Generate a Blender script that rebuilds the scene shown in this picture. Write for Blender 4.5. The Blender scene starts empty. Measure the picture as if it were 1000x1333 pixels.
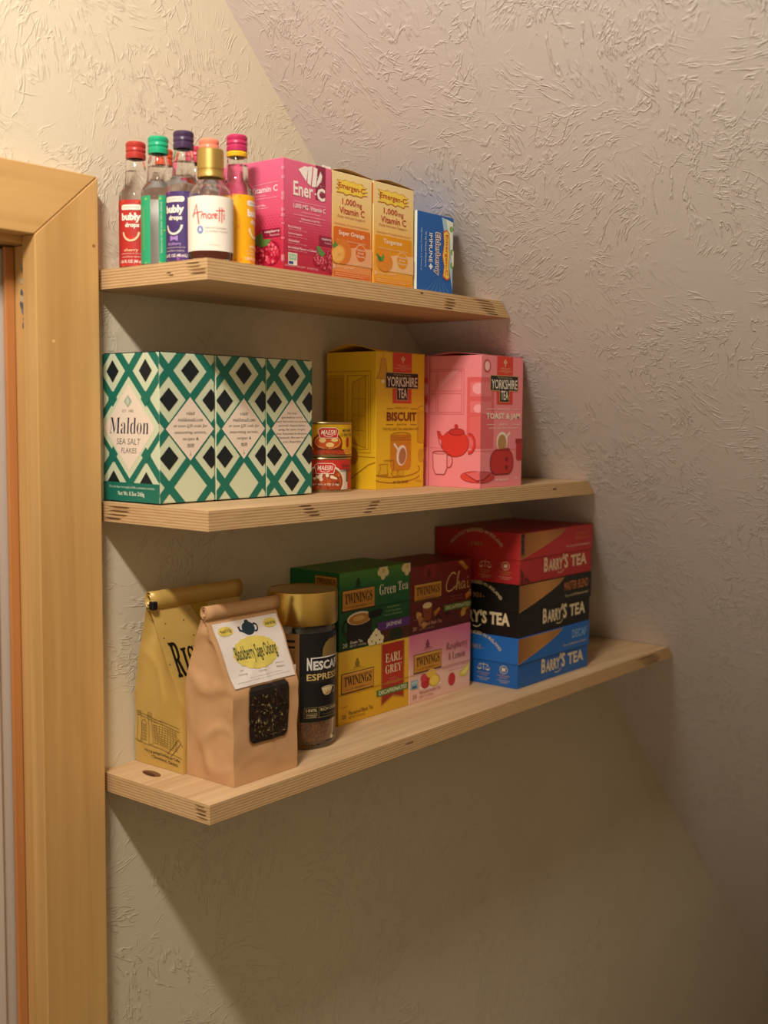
import bpy, bmesh, math, random
from mathutils import Vector, Matrix, noise
from mathutils.geometry import tessellate_polygon

random.seed(7)
SC = bpy.context.scene
COL = SC.collection

# ------------------------------------------------------------------ camera
F_PX = 1500.4
CAM = Vector((-0.66666, -0.88282, 0.08288))
YAW, PITCH, ROLL = 0.89299, 0.08396, 0.00811
cam_d = bpy.data.cameras.new('camera')
cam = bpy.data.objects.new('camera', cam_d)
COL.objects.link(cam)
fw = Vector((math.sin(YAW) * math.cos(PITCH), math.cos(YAW) * math.cos(PITCH), -math.sin(PITCH)))
rt = Vector((math.cos(YAW), -math.sin(YAW), 0))
up = rt.cross(fw)
rt2 = rt * math.cos(ROLL) + up * math.sin(ROLL)
up2 = rt2.cross(fw)
M = Matrix((rt2, up2, -fw)).transposed().to_4x4()
M.translation = CAM
cam.matrix_world = M
cam_d.sensor_fit = 'HORIZONTAL'
cam_d.sensor_width = 36.0
cam_d.lens = F_PX / 1000.0 * 36.0
cam_d.clip_start = 0.02
cam_d.dof.use_dof = True
cam_d.dof.focus_distance = 1.17
cam_d.dof.aperture_fstop = 7.0
SC.camera = cam

# ------------------------------------------------------------------ light
world = bpy.data.worlds.new('world')
SC.world = world
world.use_nodes = True
world.node_tree.nodes['Background'].inputs[0].default_value = (1.0, 0.85, 0.58, 1)
world.node_tree.nodes['Background'].inputs[1].default_value = 0.58
# long ceiling fixture up to the left, out of frame
lamp_d = bpy.data.lights.new('ceiling_fixture', 'AREA')
lamp_d.shape = 'RECTANGLE'
lamp_d.size = 0.06
lamp_d.size_y = 0.22
lamp_d.energy = 13.2
lamp_d.color = (1.0, 0.905, 0.81)
lamp = bpy.data.objects.new('ceiling_fixture', lamp_d)
LAMP = Vector((-0.66, -0.56, 0.83))
aim = (Vector((0.35, -0.10, -0.05)) - LAMP).normalized()
ly = (Vector((0, 1, 0)) - aim * aim.y).normalized()
lx = ly.cross(-aim)
lm = Matrix((lx, ly, -aim)).transposed().to_4x4()
lm.translation = LAMP
lamp.matrix_world = lm
COL.objects.link(lamp)

SC.view_settings.view_transform = 'Standard'
SC.view_settings.look = 'None'
SC.view_settings.gamma = 1.0
SC.view_settings.use_curve_mapping = False
SC.view_settings.exposure = 0.0
SC.cycles.use_denoising = True
SC.cycles.max_bounces = 12
SC.cycles.transmission_bounces = 12
SC.cycles.transparent_max_bounces = 12

# ------------------------------------------------------------------ materials
def lin(c):
    return c / 12.92 if c <= 0.04045 else ((c + 0.055) / 1.055) ** 2.4

def rgb(h):
    h = h.lstrip('#')
    return tuple(lin(int(h[i:i + 2], 16) / 255) for i in (0, 2, 4)) + (1.0,)

MATS = {}

def mat(h, rough=0.5, metal=0.0, spec=0.4, coat=0.0):
    key = (h, rough, metal, spec, coat)
    if key in MATS:
        return MATS[key]
    m = bpy.data.materials.new('paint_' + h.strip('#'))
    m.use_nodes = True
    b = m.node_tree.nodes['Principled BSDF']
    b.inputs['Base Color'].default_value = rgb(h)
    b.inputs['Roughness'].default_value = rough
    b.inputs['Metallic'].default_value = metal
    b.inputs['Specular IOR Level'].default_value = spec
    b.inputs['Coat Weight'].default_value = coat
    MATS[key] = m
    return m

class NT:
    """small helper for node trees"""
    def __init__(s, name):
        s.m = bpy.data.materials.new(name)
        s.m.use_nodes = True
        s.t = s.m.node_tree
        s.b = s.t.nodes['Principled BSDF']
    def n(s, typ, **kw):
        nd = s.t.nodes.new(typ)
        for k, v in kw.items():
            if isinstance(v, bpy.types.NodeSocket):
                s.t.links.new(v, nd.inputs[k.replace('_', ' ')])
            elif k in nd.bl_rna.properties:
                setattr(nd, k, v)
            else:
                nd.inputs[k.replace('_', ' ')].default_value = v
        return nd
    def link(s, a, b):
        s.t.links.new(a, b)
    def math(s, op, a, b=None, c=None, clamp=False):
        nd = s.t.nodes.new('ShaderNodeMath')
        nd.operation = op
        nd.use_clamp = clamp
        for i, v in enumerate((a, b, c)):
            if v is None:
                continue
            if isinstance(v, bpy.types.NodeSocket):
                s.t.links.new(v, nd.inputs[i])
            else:
                nd.inputs[i].default_value = v
        return nd.outputs[0]
    def mix(s, fac, a, b):
        nd = s.t.nodes.new('ShaderNodeMix')
        nd.data_type = 'RGBA'
        for sock, v in ((nd.inputs[0], fac), (nd.inputs[6], a), (nd.inputs[7], b)):
            if isinstance(v, bpy.types.NodeSocket):
                s.t.links.new(v, sock)
            else:
                sock.default_value = v
        return nd.outputs[2]
    def ramp(s, fac, stops):
        nd = s.t.nodes.new('ShaderNodeValToRGB')
        s.t.links.new(fac, nd.inputs[0])
        el = nd.color_ramp.elements
        while len(el) < len(stops):
            el.new(0.5)
        for e, (p, c) in zip(el, stops):
            e.position = p
            e.color = c if not isinstance(c, (int, float)) else (c, c, c, 1)
        return nd.outputs[0]

def plaster(name, c1, c2, strength, swap):
    """hand-textured plaster: patches of short crinkled trowel ridges running different ways, over fine brush strokes"""
    k = NT(name)
    tc = k.n('ShaderNodeTexCoord').outputs['Object']
    mp = k.n('ShaderNodeMapping')
    k.link(tc, mp.inputs[0])
    mp.inputs['Rotation'].default_value = swap
    flat_ = k.n('ShaderNodeVectorMath', operation='MULTIPLY')
    k.link(mp.outputs[0], flat_.inputs[0])
    flat_.inputs[1].default_value = (1, 1, 0)
    P0 = flat_.outputs[0]
    nz = k.n('ShaderNodeTexNoise', Vector=P0, Scale=7.0, Detail=1.0)
    warp = k.n('ShaderNodeVectorMath', operation='MULTIPLY_ADD')
    k.link(nz.outputs['Color'], warp.inputs[0])
    warp.inputs[1].default_value = (0.10, 0.10, 0.0)
    k.link(P0, warp.inputs[2])
    P = warp.outputs[0]
    hgt = None
    dirs = (0.2, 0.85, 1.4, 1.95, 2.6)
    br = k.n('ShaderNodeTexNoise', noise_dimensions='2D', Vector=P0, Scale=66.0, Detail=1.0)
    brk = k.ramp(br.outputs['Fac'], [(0.36, 0.0), (0.52, 1.0)])
    for i, a in enumerate(dirs):
        m = k.n('ShaderNodeMapping', vector_type='TEXTURE')
        k.link(P, m.inputs[0])
        m.inputs['Rotation'].default_value = (0, 0, a)
        m.inputs['Location'].default_value = (i * 3.1, i * 1.7, 0)
        m.inputs['Scale'].default_value = (1 / 16, 1 / 62, 1)
        n1 = k.n('ShaderNodeTexNoise', noise_dimensions='2D', Vector=m.outputs[0], Scale=1.0, Detail=3.0, Roughness=0.58)
        rg = k.math('ABSOLUTE', k.math('SUBTRACT', n1.outputs['Fac'], 0.5))
        line = k.ramp(rg, [(0.0, 1.0), (0.012, 0.8), (0.034, 0.0)])
        pm = k.n('ShaderNodeTexNoise', noise_dimensions='3D', Scale=11.0, Detail=2.0)
        off = k.n('ShaderNodeVectorMath', operation='ADD')
        k.link(P0, off.inputs[0])
        off.inputs[1].default_value = (0, 0, 2.7 * i + 0.4)
        k.link(off.outputs[0], pm.inputs['Vector'])
        patch = k.ramp(pm.outputs['Fac'], [(0.50, 0.0), (0.59, 1.0)])
        fine = k.n('ShaderNodeVectorMath', operation='MULTIPLY')
        k.link(m.outputs[0], fine.inputs[0])
        fine.inputs[1].default_value = (2.2, 4.2, 1)
        n2 = k.n('ShaderNodeTexNoise', noise_dimensions='2D', Vector=fine.outputs[0], Scale=1.0, Detail=2.0)
        one = k.math('MULTIPLY_ADD', n2.outputs['Fac'], 0.30, k.math('MULTIPLY', line, brk))
        one = k.math('MULTIPLY', one, patch)
        hgt = one if hgt is None else k.math('MAXIMUM', hgt, one)
    grain = k.n('ShaderNodeTexNoise', Vector=P0, Scale=170.0, Detail=3.0, Roughness=0.6)
    mid = k.n('ShaderNodeTexNoise', Vector=P0, Scale=30.0, Detail=3.0)
    hgt = k.math('MULTIPLY_ADD', grain.outputs['Fac'], 0.22, hgt)
    hgt = k.math('MULTIPLY_ADD', mid.outputs['Fac'], 0.35, hgt)
    bp = k.n('ShaderNodeBump', Strength=strength, Distance=0.0005, Height=hgt)
    k.link(bp.outputs[0], k.b.inputs['Normal'])
    big = k.n('ShaderNodeTexNoise', Vector=P0, Scale=3.0, Detail=3.0)
    k.link(k.mix(big.outputs['Fac'], rgb(c1), rgb(c2)), k.b.inputs['Base Color'])
    k.b.inputs['Roughness'].default_value = 0.55
    k.b.inputs['Specular IOR Level'].default_value = 0.3
    return k.m

def wood(name, c_lo, c_hi, axis='Z', scale=1.0, rough=0.45):
    k = NT(name)
    tc = k.n('ShaderNodeTexCoord').outputs['Object']
    mp = k.n('ShaderNodeMapping')
    k.link(tc, mp.inputs[0])
    s = {'X': (2.5, 60, 60), 'Y': (60, 2.5, 60), 'Z': (60, 60, 2.5)}[axis]
    mp.inputs['Scale'].default_value = [v * scale for v in s]
    n1 = k.n('ShaderNodeTexNoise', Vector=mp.outputs[0], Scale=1.0, Detail=5.0, Roughness=0.6, Distortion=0.4)
    n2 = k.n('ShaderNodeTexNoise', Vector=mp.outputs[0], Scale=0.22, Detail=2.0)
    f = k.math('MULTIPLY_ADD', n2.outputs['Fac'], 0.6, k.math('MULTIPLY', n1.outputs['Fac'], 0.5))
    k.link(k.ramp(f, [(0.38, rgb(c_lo)), (0.68, rgb(c_hi))]), k.b.inputs['Base Color'])
    bp = k.n('ShaderNodeBump', Strength=0.12, Distance=0.001, Height=n1.outputs['Fac'])
    k.link(bp.outputs[0], k.b.inputs['Normal'])
    k.b.inputs['Roughness'].default_value = rough
    return k.m

def plywood():
    k = NT('birch_plywood')
    tc = k.n('ShaderNodeTexCoord').outputs['Object']
    geo = k.n('ShaderNodeNewGeometry')
    nrm = k.n('ShaderNodeSeparateXYZ', Vector=geo.outputs['Normal'])
    top = k.math('GREATER_THAN', k.math('ABSOLUTE', nrm.outputs[2]), 0.9)
    sp = k.n('ShaderNodeSeparateXYZ', Vector=tc)
    mp = k.n('ShaderNodeMapping')
    k.link(tc, mp.inputs[0])
    mp.inputs['Scale'].default_value = (5, 70, 70)
    n1 = k.n('ShaderNodeTexNoise', Vector=mp.outputs[0], Scale=1.0, Detail=5.0, Roughness=0.6, Distortion=0.5)
    face = k.ramp(n1.outputs['Fac'], [(0.3, rgb('#c29f76')), (0.6, rgb('#d8b78c')), (0.8, rgb('#dfc298'))])
    # plies: nine layers through 18 mm, alternately end and long grain
    mp2 = k.n('ShaderNodeMapping')
    k.link(tc, mp2.inputs[0])
    mp2.inputs['Scale'].default_value = (60, 60, 600)
    n2 = k.n('ShaderNodeTexNoise', Vector=mp2.outputs[0], Scale=1.0, Detail=4.0)
    zz = k.math('MULTIPLY_ADD', n2.outputs['Fac'], 0.5, k.math('MULTIPLY', sp.outputs[2], 1 / 0.0026))
    tri = k.math('PINGPONG', zz, 0.5)
    edge = k.ramp(k.math('MULTIPLY', tri, 2.0), [(0.15, rgb('#a57f55')), (0.45, rgb('#bf9a6c')), (0.85, rgb('#d6b687'))])
    fl = k.n('ShaderNodeTexNoise', Vector=tc, Scale=45.0, Detail=2.0)
    edge = k.mix(k.math('MULTIPLY', fl.outputs['Fac'], 0.55), edge, rgb('#c9a679'))
    k.link(k.mix(top, edge, face), k.b.inputs['Base Color'])
    bp = k.n('ShaderNodeBump', Strength=0.2, Distance=0.0006, Height=tri)
    k.link(bp.outputs[0], k.b.inputs['Normal'])
    k.b.inputs['Roughness'].default_value = 0.55
    k.b.inputs['Specular IOR Level'].default_value = 0.3
    return k.m

def gradient(name, stops, axis=2, lo=0.0, hi=0.1, rough=0.45, blotch=None):
    """printed colour wash along one axis of the object"""
    k = NT(name)
    tc = k.n('ShaderNodeTexCoord').outputs['Object']
    sp = k.n('ShaderNodeSeparateXYZ', Vector=tc)
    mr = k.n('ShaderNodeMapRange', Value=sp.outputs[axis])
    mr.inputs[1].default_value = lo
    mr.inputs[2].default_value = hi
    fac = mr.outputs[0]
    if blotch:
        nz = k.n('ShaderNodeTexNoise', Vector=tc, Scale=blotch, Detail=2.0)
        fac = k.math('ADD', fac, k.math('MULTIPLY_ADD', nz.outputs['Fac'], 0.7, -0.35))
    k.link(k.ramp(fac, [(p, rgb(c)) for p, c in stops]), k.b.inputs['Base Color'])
    k.b.inputs['Roughness'].default_value = rough
    k.b.inputs['Specular IOR Level'].default_value = 0.4
    return k.m

def glass(name, ior=1.45, tint=(1, 1, 1, 1), rough=0.0):
    k = NT(name)
    k.b.inputs['Base Color'].default_value = tint
    k.b.inputs['Transmission Weight'].default_value = 1.0
    k.b.inputs['IOR'].default_value = ior
    k.b.inputs['Roughness'].default_value = rough
    return k.m

def brushed(name, h, rough=0.32, sc=(20, 20, 900)):
    k = NT(name)
    tc = k.n('ShaderNodeTexCoord').outputs['Object']
    mp = k.n('ShaderNodeMapping')
    k.link(tc, mp.inputs[0])
    mp.inputs['Scale'].default_value = sc
    nz = k.n('ShaderNodeTexNoise', Vector=mp.outputs[0], Scale=1.0, Detail=3.0)
    k.b.inputs['Base Color'].default_value = rgb(h)
    k.b.inputs['Metallic'].default_value = 1.0
    k.link(k.math('MULTIPLY_ADD', nz.outputs['Fac'], 0.06, rough - 0.03), k.b.inputs['Roughness'])
    return k.m

def paper(name, h, h2, rough=0.7):
    k = NT(name)
    tc = k.n('ShaderNodeTexCoord').outputs['Object']
    nz = k.n('ShaderNodeTexNoise', Vector=tc, Scale=60.0, Detail=4.0)
    k.link(k.mix(nz.outputs['Fac'], rgb(h), rgb(h2)), k.b.inputs['Base Color'])
    mp = k.n('ShaderNodeMapping')
    k.link(tc, mp.inputs[0])
    mp.inputs['Scale'].default_value = (600, 600, 30)
    n2 = k.n('ShaderNodeTexNoise', Vector=mp.outputs[0], Scale=1.0, Detail=2.0)
    bp = k.n('ShaderNodeBump', Strength=0.12, Distance=0.0004, Height=n2.outputs['Fac'])
    k.link(bp.outputs[0], k.b.inputs['Normal'])
    k.b.inputs['Roughness'].default_value = rough
    k.b.inputs['Specular IOR Level'].default_value = 0.25
    return k.m

M_WALL = plaster('cream_stamped_plaster', '#dcd2bb', '#d2c7af', 1.0, (math.pi / 2, 0, 0))
M_SLOPE = plaster('white_stamped_plaster', '#dcd4d0', '#d3cac5', 1.0, (0, 0, 0))
M_PLY = plywood()
M_PINE = wood('varnished_pine_upright', '#b98c50', '#d4aa6c', 'Z')
M_PINE_H = wood('varnished_pine_head', '#b98c50', '#d4aa6c', 'X')
M_RED_PINE = wood('reddish_pine', '#a8683a', '#c5854c', 'Z')
M_GLASS = glass('clear_glass', 1.47)
M_FILLED = glass('filled_clear_glass', 1.38)
M_GOLD = brushed('brushed_gold', '#e0bd6a', 0.26)
M_DULLGOLD = brushed('satin_gold', '#c9aa62', 0.42)
M_TIN = brushed('tin_rim', '#b9a77c', 0.35)

# ------------------------------------------------------------------ mesh helpers
def link(name, me, parent=None, mats=(), smooth=False):
    for m in mats:
        me.materials.append(m)
    if smooth:
        for p in me.polygons:
            p.use_smooth = True
    o = bpy.data.objects.new(name, me)
    COL.objects.link(o)
    o.parent = parent
    return o

def from_bm(name, bm, parent=None, mats=(), smooth=False):
    bmesh.ops.recalc_face_normals(bm, faces=bm.faces)
    me = bpy.data.meshes.new(name)
    bm.to_mesh(me)
    bm.free()
    return link(name, me, parent, mats, smooth)

def add_box(bm, lo, hi, bevel=0.0):
    r = bmesh.ops.create_cube(bm, size=1.0)
    c = [(a + b) / 2 for a, b in zip(lo, hi)]
    s = [abs(b - a) for a, b in zip(lo, hi)]
    for v in r['verts']:
        v.co = Vector((v.co.x * s[0] + c[0], v.co.y * s[1] + c[1], v.co.z * s[2] + c[2]))
    if bevel:
        es = list({e for v in r['verts'] for e in v.link_edges})
        bmesh.ops.bevel(bm, geom=es, offset=bevel, segments=2, affect='EDGES', profile=0.5)

def prism(name, pts, lo, hi, axis, parent=None, mats=(), bevel=0.0):
    """outline in the two other axes, extruded along axis from lo to hi"""
    bm = bmesh.new()
    def P(p, w):
        return {'Y': (p[0], w, p[1]), 'X': (w, p[0], p[1]), 'Z': (p[0], p[1], w)}[axis]
    a = [bm.verts.new(P(p, lo)) for p in pts]
    b = [bm.verts.new(P(p, hi)) for p in pts]
    bm.faces.new(a)
    bm.faces.new(b[::-1])
    n = len(pts)
    for i in range(n):
        bm.faces.new((a[i], b[i], b[(i + 1) % n], a[(i + 1) % n]))
    if bevel:
        bmesh.ops.bevel(bm, geom=list(bm.edges), offset=bevel, segments=2, affect='EDGES', profile=0.5)
    return from_bm(name, bm, parent, mats)

def lathe(name, prof, parent=None, mats=(), n=40, closed=False, smooth=True, sharp=30):
    bm = bmesh.new()
    rings = []
    for r, z in prof:
        if r < 1e-6:
            rings.append([bm.verts.new((0, 0, z))])
        else:
            rings.append([bm.verts.new((r * math.cos(2 * math.pi * i / n), r * math.sin(2 * math.pi * i / n), z)) for i in range(n)])
    pairs = list(zip(rings, rings[1:]))
    if closed:
        pairs.append((rings[-1], rings[0]))
    for A, B in pairs:
        if len(A) == 1 and len(B) == 1:
            continue
        for i in range(n):
            j = (i + 1) % n
            if len(A) == 1:
                bm.faces.new((A[0], B[i], B[j]))
            elif len(B) == 1:
                bm.faces.new((A[i], A[j], B[0]))
            else:
                bm.faces.new((A[i], A[j], B[j], B[i]))
    bmesh.ops.recalc_face_normals(bm, faces=bm.faces)
    for e in bm.edges:
        if len(e.link_faces) == 2 and e.calc_face_angle(0) > math.radians(sharp):
            e.smooth = False
    return from_bm(name, bm, parent, mats, smooth)

def thing(name, label, cat, loc, group=None, rotz=0.0):
    o = bpy.data.objects.new(name, None)
    o.empty_display_size = 0.02
    COL.objects.link(o)
    o.location = loc
    o.rotation_euler = (0, 0, rotz)
    o['label'] = label
    o['category'] = cat
    if group:
        o['group'] = group
    return o

def struct(o):
    o['kind'] = 'structure'
    return o

# ------------------------------------------------------------------ printing on faces
def serif(s):
    o = ''
    for c in s:
        if 'A' <= c <= 'Z':
            o += chr(0x1D400 + ord(c) - 65)
        elif 'a' <= c <= 'z':
            o += chr(0x1D41A + ord(c) - 97)
        elif '0' <= c <= '9':
            o += chr(0x1D7CE + ord(c) - 48)
        else:
            o += c
    return o

def ital(s):
    o = ''
    for c in s:
        if c == 'h':
            o += '\u210e'
        elif 'A' <= c <= 'Z':
            o += chr(0x1D434 + ord(c) - 65)
        elif 'a' <= c <= 'z':
            o += chr(0x1D44E + ord(c) - 97)
        else:
            o += c
    return o

GL = {}

def glyphs(body, off=0.0, shear=0.0, space=1.0):
    key = (body, off, shear, space)
    if key not in GL:
        cu = bpy.data.curves.new('text', 'FONT')
        cu.body = body
        cu.resolution_u = 2
        cu.offset = off
        cu.shear = shear
        cu.space_character = space
        cu.align_x = 'CENTER'
        ob = bpy.data.objects.new('text', cu)
        me = ob.to_mesh()
        vs = [(v.co.x, v.co.y) for v in me.vertices]
        fs = [tuple(p.vertices) for p in me.polygons]
        ob.to_mesh_clear()
        bpy.data.objects.remove(ob)
        bpy.data.curves.remove(cu)
        x0, x1 = min(v[0] for v in vs), max(v[0] for v in vs)
        y0, y1 = min(v[1] for v in vs), max(v[1] for v in vs)
        GL[key] = ([((x - x0) / (x1 - x0), (y - y0) / max(y1 - y0, 1e-6)) for x, y in vs], fs, (x1 - x0) / max(y1 - y0, 1e-6))
    return GL[key]

class Art:
    """flat print on a face; s runs left to right, t top to bottom, both 0..1; fn(s, t, off) gives the point"""
    def __init__(s, parent, fn, W, H, rough=0.5, curved=False, coat=0.0):
        s.p, s.fn, s.W, s.H, s.rough, s.curved, s.coat = parent, fn, W, H, rough, curved, coat
        s.base = 0.00016
        s.step = 0.00008
        s.reset()
    def reset(s):
        s.v, s.f, s.m, s.mats = [], [], [], []
    def mi(s, col):
        m = col if isinstance(col, bpy.types.Material) else mat(col, s.rough, coat=s.coat)
        if m not in s.mats:
            s.mats.append(m)
        return s.mats.index(m)
    def raw(s, pts, faces, col, L):
        b = len(s.v)
        s.n = getattr(s, 'n', 0) + 1
        off = s.base + s.step * (L + 0.04 * (s.n % 24))
        s.v += [s.fn(p[0], p[1], off) for p in pts]
        i = s.mi(col)
        for f in faces:
            s.f.append(tuple(b + k for k in f))
            s.m.append(i)
    def clip(s, pts):
        for ax, lim, sg in ((0, 0, 1), (0, 1, -1), (1, 0, 1), (1, 1, -1)):
            out = []
            for i in range(len(pts)):
                a, b = pts[i - 1], pts[i]
                ia, ib = sg * (a[ax] - lim) >= 0, sg * (b[ax] - lim) >= 0
                if ia != ib:
                    k = (lim - a[ax]) / (b[ax] - a[ax])
                    out.append((a[0] + k * (b[0] - a[0]), a[1] + k * (b[1] - a[1])))
                if ib:
                    out.append(b)
            pts = out
            if len(pts) < 3:
                return []
        return pts
    def poly(s, pts, col, L=0, clip=True):
        if clip:
            pts = s.clip(list(pts))
        if len(pts) < 3:
            return
        tri = [tuple(f) for f in tessellate_polygon([[Vector((p[0] * s.W, p[1] * s.H, 0)) for p in pts]])]
        if s.curved:
            pts = list(pts)
            for _ in range(6):
                out, cache, again = [], {}, False
                def d(a, b):
                    return math.hypot((pts[a][0] - pts[b][0]) * s.W, (pts[a][1] - pts[b][1]) * s.H)
                def midp(a, b):
                    key = (min(a, b), max(a, b))
                    if key not in cache:
                        cache[key] = len(pts)
                        pts.append(((pts[a][0] + pts[b][0]) / 2, (pts[a][1] + pts[b][1]) / 2))
                    return cache[key]
                for f in tri:
                    i = max(range(3), key=lambda k: d(f[k], f[(k + 1) % 3]))
                    a, b, c = f[i], f[(i + 1) % 3], f[(i + 2) % 3]
                    if d(a, b) > 0.0035:
                        m = midp(a, b)
                        out += [(a, m, c), (m, b, c)]
                        again = True
                    else:
                        out.append(f)
                tri = out
                if not again:
                    break
        s.raw(pts, tri, col, L)
    def rect(s, s0, t0, s1, t1, col, L=0, n=None):
        n = n or (max(1, int(abs(s1 - s0) * s.W / 0.002)) if s.curved else 1)
        mrows = max(1, int(abs(t1 - t0) * s.H / 0.004)) if s.curved == 2 else 1
        pts, fs = [], []
        for j in range(mrows + 1):
            for i in range(n + 1):
                pts.append((s0 + (s1 - s0) * i / n, t0 + (t1 - t0) * j / mrows))
        for j in range(mrows):
            for i in range(n):
                a = j * (n + 1) + i
                fs.append((a, a + 1, a + n + 2, a + n + 1))
        s.raw(pts, fs, col, L)
    def rrect(s, s0, t0, s1, t1, r, col, L=0):
        rs, rt_ = r / s.W, r / s.H
        pts = []
        for cx, cy, a0 in ((s1 - rs, t1 - rt_, 0), (s0 + rs, t1 - rt_, 90), (s0 + rs, t0 + rt_, 180), (s1 - rs, t0 + rt_, 270)):
            for i in range(5):
                a = math.radians(a0 + 22.5 * i)
                pts.append((cx + rs * math.cos(a), cy + rt_ * math.sin(a)))
        s.poly(pts, col, L)
    def frame(s, s0, t0, s1, t1, w, col, L=0):
        a, b = w / s.W, w / s.H
        s.rect(s0, t0, s1, t0 + b, col, L)
        s.rect(s0, t1 - b, s1, t1, col, L)
        s.rect(s0, t0 + b, s0 + a, t1 - b, col, L)
        s.rect(s1 - a, t0 + b, s1, t1 - b, col, L)
    def ell(s, cs, ct, rs, rt_, col, L=0, n=20, rot=0.0, wob=0.0, k=0):
        pts = []
        for i in range(n):
            a = 2 * math.pi * i / n
            m = 1 + wob * math.cos(k * a)
            x, y = rs * s.W * m * math.cos(a), rt_ * s.H * m * math.sin(a)
            x, y = x * math.cos(rot) - y * math.sin(rot), x * math.sin(rot) + y * math.cos(rot)
            pts.append((cs + x / s.W, ct + y / s.H))
        s.poly(pts, col, L)
    def line(s, pts, w, col, L=0, closed=False):
        P = [Vector((p[0] * s.W, p[1] * s.H)) for p in pts]
        Q = [P[0]]
        for p in P[1:]:
            if (p - Q[-1]).length > 1e-7:
                Q.append(p)
        if closed and (Q[0] - Q[-1]).length > 1e-7:
            Q.append(Q[0])
        loop = len(Q) > 3 and (Q[0] - Q[-1]).length < 1e-7
        n = len(Q)
        if n < 2:
            return
        D = [(b - a).normalized() for a, b in zip(Q, Q[1:])]
        lf, rg = [], []
        for i in range(n):
            d0 = D[i - 1] if i > 0 else (D[-1] if loop else D[0])
            d1 = D[i] if i < n - 1 else (D[0] if loop else D[-1])
            m = d0 + d1
            m = m.normalized() if m.length > 1e-4 else d1
            k = w / 2 / max(0.5, abs(m.dot(d1)))
            nv = Vector((-m.y, m.x)) * k
            e = Vector((0, 0))
            if not loop and i == 0:
                e = -D[0] * w * 0.3
            if not loop and i == n - 1:
                e = D[-1] * w * 0.3
            lf.append(Q[i] + nv + e)
            rg.append(Q[i] - nv + e)
        for i in range(n - 1):
            s.poly([(p.x / s.W, p.y / s.H) for p in (lf[i], lf[i + 1], rg[i + 1], rg[i])], col, L)
    def arc(s, cs, ct, rs, rt_, a0, a1, w, col, L=0, n=14):
        s.line([(cs + rs * math.cos(math.radians(a0 + (a1 - a0) * i / n)), ct + rt_ * math.sin(math.radians(a0 + (a1 - a0) * i / n))) for i in range(n + 1)], w, col, L)
    def text(s, body, s0, t0, s1, t1, col, L=2, bold=0.0, shear=0.0, down=False, space=1.0, tilt=0.0):
        vs, fs, _ = glyphs(body, bold, shear, space)
        if down:
            pts = [(s0 + y * (s1 - s0), t0 + x * (t1 - t0)) for x, y in vs]
        else:
            pts = [(s0 + x * (s1 - s0), t1 - y * (t1 - t0) - tilt * x) for x, y in vs]
        s.raw(pts, fs, col, L)
    def arctext(s, body, cs, ct, R, size, a0, a1, col, L=2, bold=0.0):
        """text along a circle of radius R (metres), angles from the top, clockwise"""
        vs, fs, _ = glyphs(body, bold)
        pts = []
        for x, y in vs:
            a = math.radians(a0 + (a1 - a0) * x)
            r = R + y * size
            pts.append((cs + r * math.sin(a) / s.W, ct - r * math.cos(a) / s.H))
        s.raw(pts, fs, col, L)
    def lines(s, rows, s0, s1, t0, dt, h, col, L=2, bold=0.0):
        """centred rows of small type, each as wide as its length asks"""
        mx = max(len(r) for r in rows)
        for i, r in enumerate(rows):
            w = (s1 - s0) * len(r) / mx
            c = (s0 + s1) / 2
            s.text(r, c - w / 2, t0 + i * dt, c + w / 2, t0 + i * dt + h, col, L, bold)
    def flush(s, name, label=None):
        if not s.f:
            return None
        me = bpy.data.meshes.new(name)
        me.from_pydata([tuple(v) for v in s.v], [], s.f)
        me.polygons.foreach_set('material_index', s.m)
        o = link(name, me, s.p, s.mats)
        s.last = o
        if label:
            o['label'] = label
        s.reset()
        return o

def flat(O, U, V, N):
    O, U, V, N = Vector(O), Vector(U), Vector(V), Vector(N)
    return lambda a, b, off: O + U * a + V * b + N * off

def front_art(p, w, d, h, z0=0.0, **kw):
    return Art(p, flat((-w / 2, -d / 2, z0 + h), (w, 0, 0), (0, 0, -h), (0, -1, 0)), w, h, **kw)

def left_art(p, w, d, h, z0=0.0, **kw):
    return Art(p, flat((-w / 2, d / 2, z0 + h), (0, -d, 0), (0, 0, -h), (-1, 0, 0)), d, h, **kw)

def top_art(p, w, d, h, **kw):
    return Art(p, flat((-w / 2, d / 2, h), (w, 0, 0), (0, -d, 0), (0, 0, 1)), w, d, **kw)

def cyl_art(p, r, z0, h, phi, span, **kw):
    """s 0..1 covers span degrees centred on azimuth phi, running to the viewer's right"""
    def fn(a, b, off):
        g = math.radians(phi + (a - 0.5) * span)
        return Vector(((r + off) * math.cos(g), (r + off) * math.sin(g), z0 + h * (1 - b)))
    return Art(p, fn, r * math.radians(span), h, curved=True, **kw)

# ------------------------------------------------------------------ the room
Z1, Z2, Z3 = 0.2127, 0.0004, -0.2564
SA, SK = 0.6607, 0.9891           # sloping ceiling: x = SA - SK * z
DEPTH, TH = 0.1542, 0.018
FLOOR = -1.45
HI = 1.75
def slope_x(z):
    return SA - SK * z

XC, XI = -0.0075, -0.0742          # outer and inner edge of the upright casing
ZH_LO, ZH_HI = 0.2350, 0.2935      # head casing
XJ = XI + 0.0065                   # face of the door jamb
wall = prism('wall_back', [(XJ - 0.0 + 0.018, FLOOR), (XJ + 0.018, ZH_LO + 0.012), (-1.7, ZH_LO + 0.012), (-1.7, HI), (slope_x(HI), HI), (slope_x(FLOOR), FLOOR)],
             0.0, 0.12, 'Y', None, [M_WALL])
struct(wall)

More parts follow.
